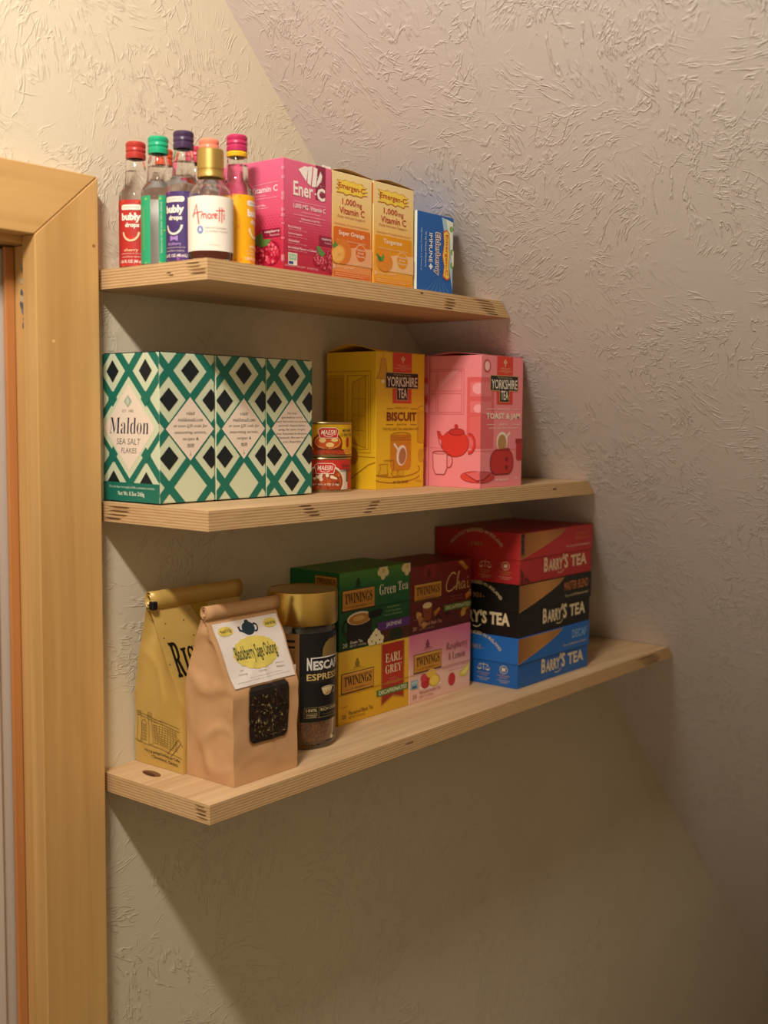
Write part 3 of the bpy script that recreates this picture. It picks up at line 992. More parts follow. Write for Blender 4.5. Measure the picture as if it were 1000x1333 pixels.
def tea_yellow():
    t, w, d, h = carton('tea_carton', 'yellow biscuit tea carton with loose lid behind the small cans', 0.3150, 0.3150 + YW, -0.0800, -0.0800 + YD, Z2, YH, '#e8ba20')
    flap(t, w, d, h, 0.0085, '#d9a81a', 'L', peak=0.45)
    L = left_art(t, w, d, h)
    OC, BR = '#cf9c16', '#a86f14'
    for a_, b_, c_, e_ in ((0.0, 0.14, 0.90, 0.735), (0.02, 0.17, 0.36, 0.70), (0.43, 0.17, 0.86, 0.71)):
        L.frame(a_, b_, c_, e_, 0.0006, BR, 1)
    L.rect(0.03, 0.18, 0.35, 0.69, OC, 1)
    L.poly([(0.53, 0.225), (0.80, 0.175), (0.80, 0.70), (0.53, 0.66)], '#d6a417', 1)
    L.line([(0.53, 0.225), (0.80, 0.175), (0.80, 0.70), (0.53, 0.66)], 0.0007, BR, 2, True)
    for tt in (0.34, 0.46, 0.57):
        L.line([(0.55, tt), (0.79, tt + 0.005)], 0.0005, BR, 2)
        L.line([(0.04, tt), (0.34, tt)], 0.0004, BR, 2)
    L.line([(0.67, 0.21), (0.67, 0.68)], 0.0005, BR, 2)
    L.line([(0.18, 0.19), (0.18, 0.68)], 0.0004, BR, 2)
    L.line([(0.6, 0.76), (1, 0.765)], 0.0006, BR, 2)
    L.line([(0.50, 0.93), (0.86, 0.82), (1, 0.80)], 0.0012, BR, 2)
    L.ell(0.54, 0.76, 0.12, 0.065, '#b9781a', 2)
    L.flush('drawn_kitchen')
    A = front_art(t, w, d, h)
    A.rect(0.33, 0.0, 0.72, 0.37, '#d6432a', 2)
    A.poly([(0.10, 0.05), (0.18, 0.05), (0.21, 0.15), (0.24, 0.195), (0.0, 0.195), (0.06, 0.15)], '#d09a22', 1)
    A.line([(0.10, 0.05), (0.06, 0.15), (0.0, 0.195), (0.24, 0.195), (0.21, 0.15), (0.18, 0.05)], 0.0006, BR, 2, True)
    A.ell(0.13, 0.215, 0.04, 0.015, '#ecd9ae', 2)
    A.line([(0.14, 0), (0.14, 0.05)], 0.0004, BR, 2)
    A.rrect(0.86, 0.42, 1, 0.66, 0.004, '#d6a31c', 0)
    A.arc(0.98, 0.42, 0.13, 0.035, 180, 270, 0.0006, BR, 1)
    A.line([(0.86, 0.42), (0.86, 0.66), (1, 0.67)], 0.0005, BR, 1)
    A.rrect(0.88, 0.71, 1, 0.81, 0.004, '#d19a1c', 1)
    A.flush('drawn_kitchen')
    crest(A, 0.53, 0.045, '#f0cfa0')
    A.lines(['BY APPOINTMENT TO', 'HIS MAJESTY', 'SUPPLIERS OF BEVERAGES', 'TAYLORS'], 0.36, 0.70, 0.088, 0.011, 0.007, '#f0c8a0', 6)
    plaque(A, 0.18, 0.86, 0.145, '#2b1a14')
    A.flush('brand_plaque')
    A.text('MALTY', 0.39, 0.398, 0.66, 0.412, '#7a3d16', 5, 0, 0, False, 1.3)
    A.line([(0.21, 0.41), (0.35, 0.41)], 0.0006, '#7a3d16', 5)
    A.line([(0.70, 0.41), (0.83, 0.41)], 0.0006, '#7a3d16', 5)
    A.text('BISCUIT', 0.21, 0.435, 0.83, 0.50, '#7a2418', 5, 0.03)
    A.text('BREW', 0.42, 0.52, 0.62, 0.533, '#7a3d16', 5, 0, 0, False, 1.3)
    A.line([(0.20, 0.527), (0.34, 0.527)], 0.0006, '#7a3d16', 5)
    A.line([(0.70, 0.527), (0.83, 0.527)], 0.0006, '#7a3d16', 5)
    A.text('TASTES LIKE TEA AND BISCUITS', 0.13, 0.552, 0.88, 0.569, '#7a3d16', 5)
    A.text('40 TEA BAGS', 0.35, 0.942, 0.66, 0.962, '#6b3a14', 5, 0.008)
    A.text('125g', 0.82, 0.945, 0.95, 0.962, '#b98a2a', 5)
    A.flush('lettering')
    A.rrect(0.29, 0.60, 0.72, 0.865, 0.006, '#cf861c', 2)
    A.rect(0.29, 0.605, 0.72, 0.645, '#c67c1a', 3)
    A.arc(0.505, 0.605, 0.205, 0.02, 0, 360, 0.0007, BR, 4)
    A.line([(0.29, 0.64), (0.72, 0.64)], 0.0006, BR, 4)
    A.ell(0.52, 0.755, 0.105, 0.078, '#efe1cf', 5, 24, 0.25)
    A.ell(0.535, 0.76, 0.075, 0.062, '#b0764a', 6, 24, 0.25)
    A.line([(0.45, 0.715), (0.37, 0.67)], 0.0028, '#efe1cf', 5)
    A.arc(0.41, 0.86, 0.50, 0.055, -25, 205, 0.0008, BR, 4, 24)
    A.arc(0.41, 0.90, 0.50, 0.055, 10, 170, 0.0008, BR, 4, 20)
    A.poly([(0.06, 0.815), (0.24, 0.815), (0.26, 0.89), (0.05, 0.89)], '#e0b21c', 5)
    A.line([(0.07, 0.82), (0.10, 0.845), (0.04, 0.90), (0.24, 0.90), (0.22, 0.84), (0.24, 0.815)], 0.0008, BR, 6, True)
    A.line([(0.16, 0.79), (0.36, 0.79), (0.36, 0.87), (0.30, 0.89)], 0.0008, BR, 6)
    for cs in (0.38, 0.50):
        A.ell(cs, 0.885, 0.065, 0.025, BR, 6)
        A.ell(cs, 0.886, 0.058, 0.022, '#dba81e', 7)
    A.flush('drawn_tea_tray')
tea_yellow()

# ------------------------------------------------------------------ top shelf cartons
def burst(A, s0, t0, s1, t1, col, L, n=13, seed=1):
    r = random.Random(seed)
    cs, ct = (s0 + s1) / 2, (t0 + t1) / 2
    pts = []
    for i in range(n * 2):
        a = 2 * math.pi * i / (n * 2)
        c, s_ = math.cos(a), math.sin(a)
        sq = 1 / max(abs(c), abs(s_))
        k = (1.0 + r.uniform(-0.05, 0.12)) if i % 2 == 0 else 0.84
        pts.append((cs + (s1 - s0) / 2 * c * min(sq, 1.25) * k, ct + (t1 - t0) / 2 * s_ * min(sq, 1.25) * k))
    A.poly(pts, col, L)

def fizz(label, x0, x1, flavour, hue, seed):
    m = gradient('fizz_wash_' + flavour.replace(' ', '_').lower(), [(0.0, hue[0]), (0.35, hue[1]), (0.62, '#ecc67e'), (1.0, '#eed79c')], 2, 0, 0.1)
    t, w, d, h = carton('vitamin_carton', label, x0, x1, -0.1490, -0.0700, Z1, 0.0995, m, 'tall orange vitamin cartons')
    flap(t, w, d, h, 0.0035, '#b98d55', 'F', peak=0.35)
    L = left_art(t, w, d, h)
    L.rect(0.5, 0.02, 1, 0.22, '#e08a3a', 0)
    L.flush('side_band')
    A = front_art(t, w, d, h)
    burst(A, 0.10, 0.065, 0.85, 0.205, '#b9742a', 1, 13, seed)
    burst(A, 0.12, 0.07, 0.83, 0.195, '#f0d04a', 2, 13, seed)
    A.text('Emergen-C', 0.15, 0.095, 0.80, 0.165, '#b23a2a', 4, 0.016, 0, False, 1.0, -0.012)
    A.flush('brand_burst', 'yellow burst with red lettering')
    A.text('1,000', 0.24, 0.238, 0.58, 0.305, '#b8402c', 3, 0.012)
    A.text('mg', 0.60, 0.265, 0.73, 0.315, '#b8402c', 3, 0.006)
    A.text('Vitamin C', 0.17, 0.32, 0.80, 0.385, '#b8402c', 3, 0.012)
    A.text('Daily Immune Support', 0.13, 0.40, 0.82, 0.432, '#b06a4a', 3)
    A.text('Antioxidants, B Vitamins & Electrolytes', 0.06, 0.478, 0.90, 0.500, '#b5562c', 3)
    A.flush('lettering')
    A.rrect(0.04, 0.515, 0.95, 0.66, 0.0022, hue[2], 1)
    A.rect(0.04, 0.60, 0.95, 0.72, hue[2], 0)
    A.text(flavour, 0.16 if len(flavour) > 9 else 0.24, 0.545, 0.80 if len(flavour) > 9 else 0.70, 0.60, '#f6e9d2', 3, 0.014)
    A.text('Flavored Fizzy Drink Mix with Natural Flavors', 0.12, 0.632, 0.84, 0.652, '#f3d3a8', 3)
    A.poly([(0.30, 0.72), (0.60, 0.685), (1.0, 0.68), (1.0, 0.86), (0.30, 0.86)], hue[3], 2)
    A.ell(0.71, 0.735, 0.145, 0.088, '#e8bd8a', 3, 22)
    A.ell(0.71, 0.735, 0.132, 0.08, hue[2], 4, 22)
    A.lines(['Natural', 'Fruit', 'Flavors'], 0.61, 0.81, 0.69, 0.032, 0.022, '#f7e6cc', 5)
    A.flush('flavour_panel')
    if flavour.startswith('Super'):
        A.ell(0.25, 0.745, 0.22, 0.12, '#d9792a', 4, 24)
        A.ell(0.15, 0.775, 0.18, 0.085, '#e79a3c', 5, 24, -0.5)
        A.ell(0.14, 0.775, 0.15, 0.07, '#eeb45a', 6, 20, -0.5)
        for k in range(5):
            a = k * 0.6 - 0.4
            A.line([(0.14, 0.775), (0.14 + 0.13 * math.cos(a), 0.775 + 0.06 * math.sin(a))], 0.0003, '#e08a35', 7)
        A.poly([(0.0, 0.70), (0.08, 0.66), (0.14, 0.69), (0.05, 0.73)], '#5a8a3a', 6)
    else:
        A.ell(0.27, 0.775, 0.20, 0.095, '#e08a2a', 4, 24)
        A.ell(0.26, 0.73, 0.13, 0.085, '#e58a26', 5, 20, 0.4)
        A.poly([(0.06, 0.70), (0.18, 0.735), (0.24, 0.70), (0.22, 0.765), (0.13, 0.78)], '#3f7a34', 7)
        A.poly([(0.17, 0.76), (0.22, 0.695), (0.26, 0.72), (0.22, 0.775)], '#5d9a42', 8)
    A.flush('fruit_picture')
    A.text('30', 0.02, 0.876, 0.08, 0.91, '#f8ead2', 4, 0.008)
    A.text('0.32 OZ (9.1g) PACKETS', 0.10, 0.88, 0.55, 0.905, '#f3d2a2', 4)
    A.text('DIETARY SUPPLEMENT', 0.52, 0.83, 0.95, 0.85, '#f3d2a2', 4)
    A.rect(0.04, 0.935, 0.95, 0.98, hue[2], 2)
    A.text('THESE STATEMENTS HAVE NOT BEEN EVALUATED', 0.06, 0.945, 0.92, 0.955, '#f3d2a2', 4)
    A.text('THIS PRODUCT IS NOT INTENDED TO DIAGNOSE', 0.06, 0.964, 0.80, 0.974, '#f3d2a2', 4)
    A.flush('small_print')
fizz('super orange vitamin carton beside the pink one', 0.1630, 0.2222, 'Super Orange', ('#e08a50', '#ea9f55', '#d86a1e', '#eaa878'), 2)
fizz('tangerine vitamin carton next to the blue one', 0.2246, 0.2895, 'Tangerine', ('#e8a030', '#efb04a', '#e2950f', '#f0c08a'), 5)

def enerc():
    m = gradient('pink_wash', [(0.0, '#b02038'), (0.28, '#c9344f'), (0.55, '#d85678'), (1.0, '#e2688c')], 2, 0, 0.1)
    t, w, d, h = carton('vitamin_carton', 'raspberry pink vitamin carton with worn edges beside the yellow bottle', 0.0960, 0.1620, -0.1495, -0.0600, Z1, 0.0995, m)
    bm = bmesh.new()
    add_box(bm, (w / 2 - 0.012, -d / 2 + 0.0006, h - 0.001), (w / 2 - 0.0008, -d / 2 + 0.0011, h + 0.0022))
    from_bm('torn_flap', bm, t, [mat('#efe6da', 0.7)])
    r = random.Random(2)
    A = front_art(t, w, d, h, rough=0.4)
    Lf = left_art(t, w, d, h, rough=0.4)
    for X, s0, s1 in ((A, 0.02, 1.0), (Lf, 0.02, 0.98)):
        for j in range(14):
            n = 20
            for i in range(n):
                if (s1 - s0) * 0:
                    continue
                s = s0 + (s1 - s0) * (i + 0.5 * (j % 2)) / n
                tt = 0.50 + 0.025 * j
                k = 0.006 + 0.007 * j / 14
                dia(X, s, tt, k * 1.3, k * 0.8, '#b32350', 0)
        X.flush('dot_pattern')
    A.rect(0.655, 0.0, 0.86, 0.31, '#8e2a44', 1)
    for pts in ([(0.30, 0.075), (0.42, 0.035), (0.50, 0.035), (0.46, 0.17), (0.40, 0.135)], [(0.50, 0.03), (0.59, 0.02), (0.55, 0.20), (0.48, 0.18)], [(0.61, 0.02), (0.69, 0.03), (0.66, 0.20), (0.57, 0.205)], [(0.75, 0.05), (0.79, 0.09), (0.76, 0.14), (0.67, 0.205), (0.68, 0.15)]):
        A.poly(pts, '#f2e8e0', 3)
    for i in range(18):
        A.ell(r.uniform(0.68, 0.82), r.uniform(0.10, 0.24), 0.006, 0.004, '#f2e8e0', 3, 6)
    A.text('Ener', 0.20, 0.185, 0.60, 0.315, '#f2e8e0', 3, 0.02)
    A.text('C', 0.68, 0.20, 0.85, 0.32, '#f2e8e0', 3, 0.04)
    A.ell(0.645, 0.265, 0.016, 0.010, '#f2e8e0', 3, 8)
    A.flush('brand_logo')
    A.line([(0.20, 0.365), (0.86, 0.365)], 0.0003, '#f0c4cf', 3)
    A.text('1,000 MG. Vitamin C', 0.20, 0.383, 0.86, 0.432, '#f4dfe2', 3, 0.014)
    A.text('with Electrolytes & Minerals', 0.36, 0.447, 0.74, 0.464, '#f0c4cf', 3)
    A.line([(0.20, 0.485), (0.86, 0.485)], 0.0003, '#f0c4cf', 3)
    A.text('Multivitamin Drink Mix', 0.36, 0.505, 0.74, 0.525, '#f4dfe2', 3)
    A.text('Effervescent beverage powder', 0.32, 0.535, 0.78, 0.55, '#f0c4cf', 3)
    for i, s_ in enumerate(('North America', 'Immune Support', 'Antioxidant', 'No Artificial Flavours or Colours')):
        A.text(s_, 0.10, 0.59 + 0.062 * i, 0.10 + 0.016 * len(s_) + 0.05, 0.612 + 0.062 * i, '#f4dfe2', 3, 0.008)
        A.text('sugar free, gluten free, vegan', 0.10, 0.62 + 0.062 * i, 0.48, 0.632 + 0.062 * i, '#e9b0bd', 3)
    A.text('30 PACKETS / SACHETS   0.3 OZ (9.5g)', 0.03, 0.945, 0.70, 0.965, '#eec0c8', 3)
    A.flush('lettering')
    A.rect(0.10, 0.835, 0.28, 0.945, '#eadfd2', 2)
    A.rect(0.115, 0.845, 0.265, 0.90, '#9cc39a', 3)
    A.text('NON GMO', 0.14, 0.86, 0.24, 0.885, '#eef0e4', 4)
    A.rect(0.11, 0.912, 0.20, 0.938, '#2e3f86', 3)
    A.flush('stamp')
    def berries(X, items, leaf, tag):
        for cs, ct, rs, rt_ in items:
            X.ell(cs, ct, rs, rt_, '#9a1630', 4, 20)
            rr = random.Random(int(cs * 100))
            for i in range(40):
                a, q = rr.uniform(0, 6.28), math.sqrt(rr.random()) * 0.86
                X.ell(cs + rs * q * math.cos(a), ct + rt_ * q * math.sin(a), rs * 0.17, rt_ * 0.13, rr.choice(['#c32c46', '#d6455c', '#b32039', '#e07484']), 5, 7)
        X.poly(leaf, '#5d8a45', 6)
        X.rect(*tag, '#8e1c3a', 2)
        X.text('raspberry', tag[0] + 0.05, tag[1] + 0.012, tag[2] - 0.01, tag[1] + 0.042, '#f4dfe2', 4, 0.01)
        X.text('framboise', tag[0] + 0.12, tag[1] + 0.048, tag[2] - 0.01, tag[1] + 0.068, '#eab8c2', 4)
        X.flush('raspberry_picture')
    berries(A, [(0.69, 0.86, 0.08, 0.062), (0.82, 0.875, 0.09, 0.075), (0.93, 0.82, 0.075, 0.065), (0.97, 0.91, 0.06, 0.06)], [(0.66, 0.745), (0.72, 0.73), (0.80, 0.77), (0.86, 0.79), (0.80, 0.83), (0.72, 0.81)], (0.73, 0.635, 1.0, 0.725))
    Lf.text('Vitamin C', 0.55, 0.235, 0.93, 0.29, '#f6e2e6', 3, 0.014)
    Lf.line([(0.50, 0.222), (0.93, 0.205)], 0.0003, '#f3c0cf', 3)
    Lf.text('Electrolytes', 0.58, 0.31, 0.76, 0.325, '#f3c8d2', 3)
    Lf.text('Multivitamin beverage', 0.58, 0.335, 0.92, 0.35, '#f3c8d2', 3)
    Lf.text('Drink Mix', 0.60, 0.395, 0.76, 0.413, '#f6e2e6', 3)
    Lf.text('effervescent', 0.60, 0.42, 0.80, 0.434, '#f3c8d2', 3)
    Lf.flush('lettering')
    berries(Lf, [(0.65, 0.86, 0.10, 0.11), (0.85, 0.84, 0.115, 0.11), (0.87, 0.82, 0.07, 0.06)], [(0.60, 0.685), (0.71, 0.64), (0.73, 0.71), (0.85, 0.715), (0.78, 0.77), (0.68, 0.78), (0.61, 0.745)], (0.70, 0.62, 0.97, 0.70))
    # worn white corner
    for i in range(16):
        tt = r.uniform(0.02, 0.98)
        A.ell(0.004, tt, 0.012, r.uniform(0.004, 0.02), '#f0b8c4', 5, 7)
        Lf.ell(0.996, tt, 0.008, r.uniform(0.004, 0.02), '#f0b8c4', 5, 7)
    A.flush('worn_edge')
    Lf.flush('worn_edge')
enerc()

def elderberry():
    t, w, d, h = carton('vitamin_carton', 'blue elderberry carton standing on its side at the shelf end', 0.2945, 0.3588, -0.1500, -0.0650, Z1, 0.0808, '#1f5fae')
    L = left_art(t, w, d, h)
    L.rect(0.55, 0, 1, 1, '#dfe6d8', 0)
    for i in range(7):
        L.ell(0.82, 0.08 + 0.13 * i, 0.09, 0.05, '#8fb583', 1, 10)
    L.flush('side_panel')
    A = front_art(t, w, d, h, rough=0.4)
    A.poly([(0.66, 0.02), (0.98, 0.06), (0.98, 0.95), (0.93, 0.8), (0.80, 0.4)], '#a9c9d8', 0)
    A.poly([(0.78, 0.03), (0.98, 0.06), (0.98, 0.7), (0.90, 0.3)], '#e6ecd8', 1)
    for k in range(6):
        A.poly([(0.62, 0.78), (0.25 + 0.12 * k, 0.985), (0.29 + 0.12 * k, 0.985)], '#3f7cc0', 1)
    for cs, ct in ((0.93, 0.15), (0.96, 0.45), (0.955, 0.62)):
        A.ell(cs, ct, 0.05, 0.04, '#7fae55', 2, 10)
    A.rrect(0.965, 0.43, 1, 0.63, 0.0006, '#f0eadc', 4)
    A.flush('sunburst_background')
    A.poly([(0.70, 0.20), (0.80, 0.17), (0.88, 0.21), (0.87, 0.40), (0.90, 0.50), (0.87, 0.62), (0.90, 0.80), (0.82, 0.83), (0.70, 0.79), (0.73, 0.65), (0.68, 0.52), (0.72, 0.36)], '#d9622e', 3)
    A.poly([(0.715, 0.22), (0.80, 0.19), (0.865, 0.225), (0.855, 0.40), (0.88, 0.50), (0.855, 0.62), (0.88, 0.78), (0.82, 0.81), (0.72, 0.77), (0.745, 0.65), (0.70, 0.52), (0.735, 0.36)], '#f2cf52', 4)
    A.text('Emergen-C', 0.745, 0.235, 0.845, 0.765, '#c4412c', 6, 0.012, 0, True)
    A.flush('brand_burst', 'yellow burst with red lettering')
    for ax, ay in ((-1, -1), (-1, 1), (1, -1), (1, 1), (0, 1.4), (0, -1.4), (1.4, 0), (-1.4, 0)):
        A.text('Elderberry', 0.458 + 0.009 * ax, 0.238 + 0.007 * ay, 0.622 + 0.009 * ax, 0.772 + 0.007 * ay, '#f0ece2', 3 + 0.05 * ax + 0.11 * ay, 0.012, 0, True)
    A.text('Elderberry', 0.458, 0.238, 0.622, 0.772, '#5a1f4c', 5, 0.012, 0, True)
    A.text('IMMUNE', 0.315, 0.255, 0.405, 0.625, '#eef2f4', 4, 0.012, 0, True)
    A.rect(0.345, 0.645, 0.385, 0.715, '#eef2f4', 4)
    A.rect(0.315, 0.667, 0.415, 0.693, '#eef2f4', 4)
    A.text('50 mg Natural Elderberry', 0.20, 0.25, 0.245, 0.70, '#dfe9f2', 4, 0.004, 0, True)
    A.text('High Potency Vitamin C & Vitamin D', 0.085, 0.21, 0.125, 0.745, '#d3e2f0', 4, 0, 0, True)
    A.flush('lettering')
elderberry()

# ------------------------------------------------------------------ glass bottles
BOT = [(0, 0.0), (0.0125, 0.0), (0.0148, 0.0012), (0.0155, 0.004), (0.0155, 0.0625), (0.0152, 0.0660), (0.0140, 0.0695), (0.0122, 0.0722), (0.0106, 0.0745), (0.0100, 0.0775), (0.0096, 0.0850), (0.0090, 0.0920), (0.0076, 0.0980), (0.0068, 0.1010), (0.0068, 0.1110)]
INN = [(0.0055, 0.1110), (0.0055, 0.1010), (0.0064, 0.0975), (0.0078, 0.0918), (0.0081, 0.0885), (0, 0.0885)]

def ring_cap(t, r, z0, z1, col, n=36):
    hh = z1 - z0
    pr = [(r * 0.80, z0), (r * 0.98, z0), (r, z0 + hh * 0.06), (r, z0 + hh * 0.28), (r * 0.94, z0 + hh * 0.33), (r * 0.94, z0 + hh * 0.40), (r, z0 + hh * 0.45), (r, z0 + hh * 0.60), (r * 0.95, z0 + hh * 0.66), (r, z0 + hh * 0.73), (r, z0 + hh * 0.90), (r * 0.90, z1), (0, z1)]
    return lathe('cap', pr, t, [mat(col, 0.35)], n)

G_BOT = 'small flavour drop bottles on the top shelf'
def bottle(label, x, y, cap, lab, phi, fruit=None, dots=None, smile='#f0c9a0', ring=None, second=None, textcol='#f5e9dc'):
    t = thing('flavour_bottle', label, 'bottle', (x, y, Z1), G_BOT)
    lathe('glass_body', BOT + INN, t, [M_FILLED], 40)
    if ring:
        lathe('neck_ring', [(0.0070, 0.0955), (0.0088, 0.0955), (0.0092, 0.0965), (0.0092, 0.0990), (0.0086, 0.1000), (0.0070, 0.1000)], t, [mat(ring, 0.4)], 36, True)
        ring_cap(t, 0.0092, 0.1003, 0.1142, cap)
    else:
        ring_cap(t, 0.0090, 0.0995, 0.1142, cap)
    A = cyl_art(t, 0.0155, 0.0022, 0.0590, phi, 310 if fruit is not None else 332, rough=0.4)
    A.rect(0, 0, 1, 1, '#f0ede6', -1.4)
    A.rect(0, 0, 1, 1, lab, 0)
    if dots:
        r = random.Random(int(x * 9999) + 3)
        for i in range(46):
            tt = r.choice([r.uniform(0.0, 0.10), r.uniform(0.93, 1.0), r.uniform(0, 1)])
            s = r.uniform(0, 1)
            if 0.10 < tt < 0.93 and 0.30 < s < 0.70:
                continue
            q = r.uniform(0.6, 1)
            A.ell(s, tt, 0.018 * q, 0.025 * q, dots, 1, 12)
    A.p = A.flush('wrap_label')
    if fruit is not None:
        A.rrect(0.385, 0.075, 0.615, 0.155, 0.0020, '#ece2d6', 2)
        A.text('UNSWEETENED', 0.41, 0.10, 0.59, 0.13, '#b9aea2', 3)
        A.text('bubly', 0.39, 0.20, 0.61, 0.345, textcol, 3, 0.05)
        A.text('drops', 0.435, 0.345, 0.59, 0.435, textcol, 3, 0.04)
        A.arc(0.50, 0.47, 0.088, 0.145, 10, 170, 0.0018, smile, 4, 16)
        if fruit == 'cherry':
            A.ell(0.48, 0.585, 0.022, 0.03, '#d8281e', 3, 12)
            A.ell(0.52, 0.585, 0.022, 0.03, '#d8281e', 3, 12)
        if fruit == 'blackberry':
            A.poly([(0.455, 0.635), (0.50, 0.66), (0.545, 0.635), (0.545, 0.72), (0.50, 0.695), (0.455, 0.72)], '#a583c8', 4)
        A.text(fruit, 0.42, 0.735, 0.58, 0.79, smile if fruit != 'blackberry' else '#b79ad2', 3, 0.015)
        A.text('unsweetened, 0 calories', 0.38, 0.80, 0.62, 0.822, '#e5d2c4', 3)
        A.text('natural flavor essence', 0.39, 0.845, 0.61, 0.87, '#e5d2c4', 3)
        A.text('1.36 FL OZ (40 mL)', 0.36, 0.905, 0.64, 0.965, textcol, 3, 0.018)
    else:
        for i in range(2):
            A.text('UNSWEETENED FLAVOR DROPS FOR SPARKLING WATER', 0.905 + 0.018 * i, 0.16, 0.912 + 0.018 * i, 0.80, '#c6d83a', 3, 0.004, 0, True)
        A.text('SHAKE WELL AND ADD TO WATER', 0.018, 0.10, 0.032, 0.85, '#e6f0d8', 3, 0.004, 0, True)
    A.flush('label_print')
    return t
bottle('small bottle with red cap and red cherry label beside the door casing', 0.0236, -0.0343, '#b3342c', '#b8302c', -137 - 11, 'cherry', '#e04a2e')
bottle('small bottle with bright green cap and split green label', 0.0225, -0.0667, '#18a878', '#2aa676', -137 - 7 + 180, None, '#86c860')
bottle('small bottle with dark purple cap and purple blackberry label', 0.0230, -0.0998, '#3f2a4c', '#44306a', -137 - 28, 'blackberry', '#8d4f9c', '#f0e4d6')
bottle('small bottle with magenta cap over a yellow ring and orange yellow label', 0.0608, -0.1272, '#b8285a', '#f0ab10', -137 + 72, 'mango', '#f08a1c', '#f6e6c8', '#e8b41c')
bottle('small bottle with peach cap hidden behind the gold capped one', 0.0560, -0.0962, '#ee8a6c', '#e87a60', -40, 'peach', '#f0a088')
bottle('small bottle with orange red cap behind the green capped one', 0.0575, -0.0320, '#d2502a', '#d2582e', 20, 'orange', '#ee8a3c')
bottle('small bottle with crimson cap at the back behind the purple capped one', 0.0700, -0.0636, '#b8304a', '#b83050', 40, 'raspberry', '#d85a78')

def extract():
    t = thing('extract_bottle', 'rounder bottle with gold cap and white label at the shelf corner', 'bottle', (0.0232, -0.1338, Z1), None)
    o = [(0, 0), (0.0160, 0), (0.0186, 0.0012), (0.0192, 0.0040), (0.0192, 0.0530), (0.0188, 0.0565), (0.0172, 0.0605), (0.0145, 0.0635), (0.0112, 0.0662), (0.0096, 0.0690), (0.0092, 0.0730), (0.0092, 0.0900)]
    i_ = [(0.0078, 0.0900), (0.0078, 0.0730), (0.0082, 0.0690), (0.0098, 0.0655), (0.0138, 0.0622), (0.0160, 0.0596), (0.0175, 0.0560), (0.0178, 0.0530), (0.0178, 0.0300), (0, 0.0300)]
    lathe('glass_body', o + i_, t, [glass('filled_tinted_glass', 1.38, (1.0, 0.985, 0.97, 1))], 48)
    c = lathe('cap', [(0.0094, 0.0705), (0.0113, 0.0705), (0.0115, 0.0712), (0.0113, 0.0722), (0.0113, 0.0762), (0.0109, 0.0766), (0.0109, 0.0772), (0.0113, 0.0776), (0.0113, 0.0935), (0.0106, 0.0945), (0, 0.0945)], t, [M_DULLGOLD], 48)
    A = cyl_art(t, 0.0192, 0.0075, 0.0455, -136, 250, rough=0.5)
    A.rect(0, 0, 1, 1, '#efe6d8', 0)
    A.p = A.flush('paper_label')
    # handwritten name as strokes, box coordinates x 0..1, y 0 (base) .. 1
    x0, x1, yb, yt = 0.318, 0.665, 0.43, 0.16
    def S(pts, w=0.00085):
        A.line([(x0 + (x1 - x0) * p[0], yb + (yt - yb) * p[1]) for p in pts], w, '#d23a36', 2)
    S([(0.0, 0.18), (0.04, 0.42), (0.13, 1.02), (0.17, 0.4), (0.21, -0.32)], 0.0011)
    S([(0.0, 0.36), (0.14, 0.46), (0.32, 0.50)])
    S([(0.29, 0.02), (0.29, 0.34), (0.30, 0.24), (0.33, 0.38), (0.36, 0.32), (0.36, 0.04), (0.36, 0.26), (0.40, 0.38), (0.43, 0.30), (0.44, 0.02)])
    S([(0.52, 0.36), (0.48, 0.26), (0.49, 0.08), (0.53, 0.03), (0.57, 0.12), (0.57, 0.28), (0.52, 0.36)])
    S([(0.61, 0.02), (0.61, 0.34), (0.62, 0.26), (0.66, 0.37)])
    S([(0.68, 0.20), (0.74, 0.26), (0.74, 0.34), (0.70, 0.37), (0.67, 0.22), (0.69, 0.08), (0.75, 0.08)])
    S([(0.82, 0.80), (0.81, 0.2), (0.81, -0.12)])
    S([(0.90, 0.78), (0.89, 0.2), (0.89, -0.18)])
    S([(0.72, 0.58), (0.86, 0.60), (0.97, 0.64)])
    S([(0.965, 0.40), (0.965, 0.02)])
    S([(0.965, 0.60), (0.97, 0.61)], 0.0012)
    A.flush('brand_script', 'red handwritten brand name')
    A.ell(0.405, 0.62, 0.034, 0.075, '#7d8cc0', 2, 20)
    A.poly([(0.405, 0.575), (0.42, 0.63), (0.405, 0.655), (0.39, 0.63)], '#eef0f2', 3)
    A.text('Natural Coconut', 0.455, 0.565, 0.68, 0.60, '#8b8378', 2)
    A.text('OIL EXTRACT FLAVOR', 0.455, 0.635, 0.70, 0.665, '#9a9186', 2)
    A.text('2 FL OZ (60 mL)', 0.46, 0.885, 0.60, 0.915, '#a1978b', 2)
    A.flush('small_print')
extract()

# ------------------------------------------------------------------ bottom shelf: tea cartons
def twin_plaque(A, s0, t0, s1, t1, tilt=0.0):
    A.rect(s0 - 0.006, t0 - 0.008, s1 + 0.006, t1 + 0.02, '#4a3212', 3)
    A.rect(s0, t0, s1, t1, '#c88c30', 4)
    A.rect(s0 + 0.006, t0 + 0.012, s1 - 0.006, t0 + 0.02, '#e0b865', 5)
    w, h = s1 - s0, t1 - t0
    A.text(serif('TWININGS'), s0 + 0.07 * w, t0 + 0.16 * h, s1 - 0.07 * w, t0 + 0.68 * h, '#2a1c10', 6, 0.004)
    A.text('EST. 1706 LONDON', s0 + 0.28 * w, t0 + 0.80 * h, s1 - 0.28 * w, t0 + 0.91 * h, '#3a2814', 6)
    A.rect(s0 + 0.1 * w, t0 + 0.85 * h, s0 + 0.25 * w, t0 + 0.865 * h, '#3a2814', 6)
    A.rect(s1 - 0.25 * w, t0 + 0.85 * h, s1 - 0.1 * w, t0 + 0.865 * h, '#3a2814', 6)
    A.flush('brand_plaque', 'ochre plaque with serif lettering')

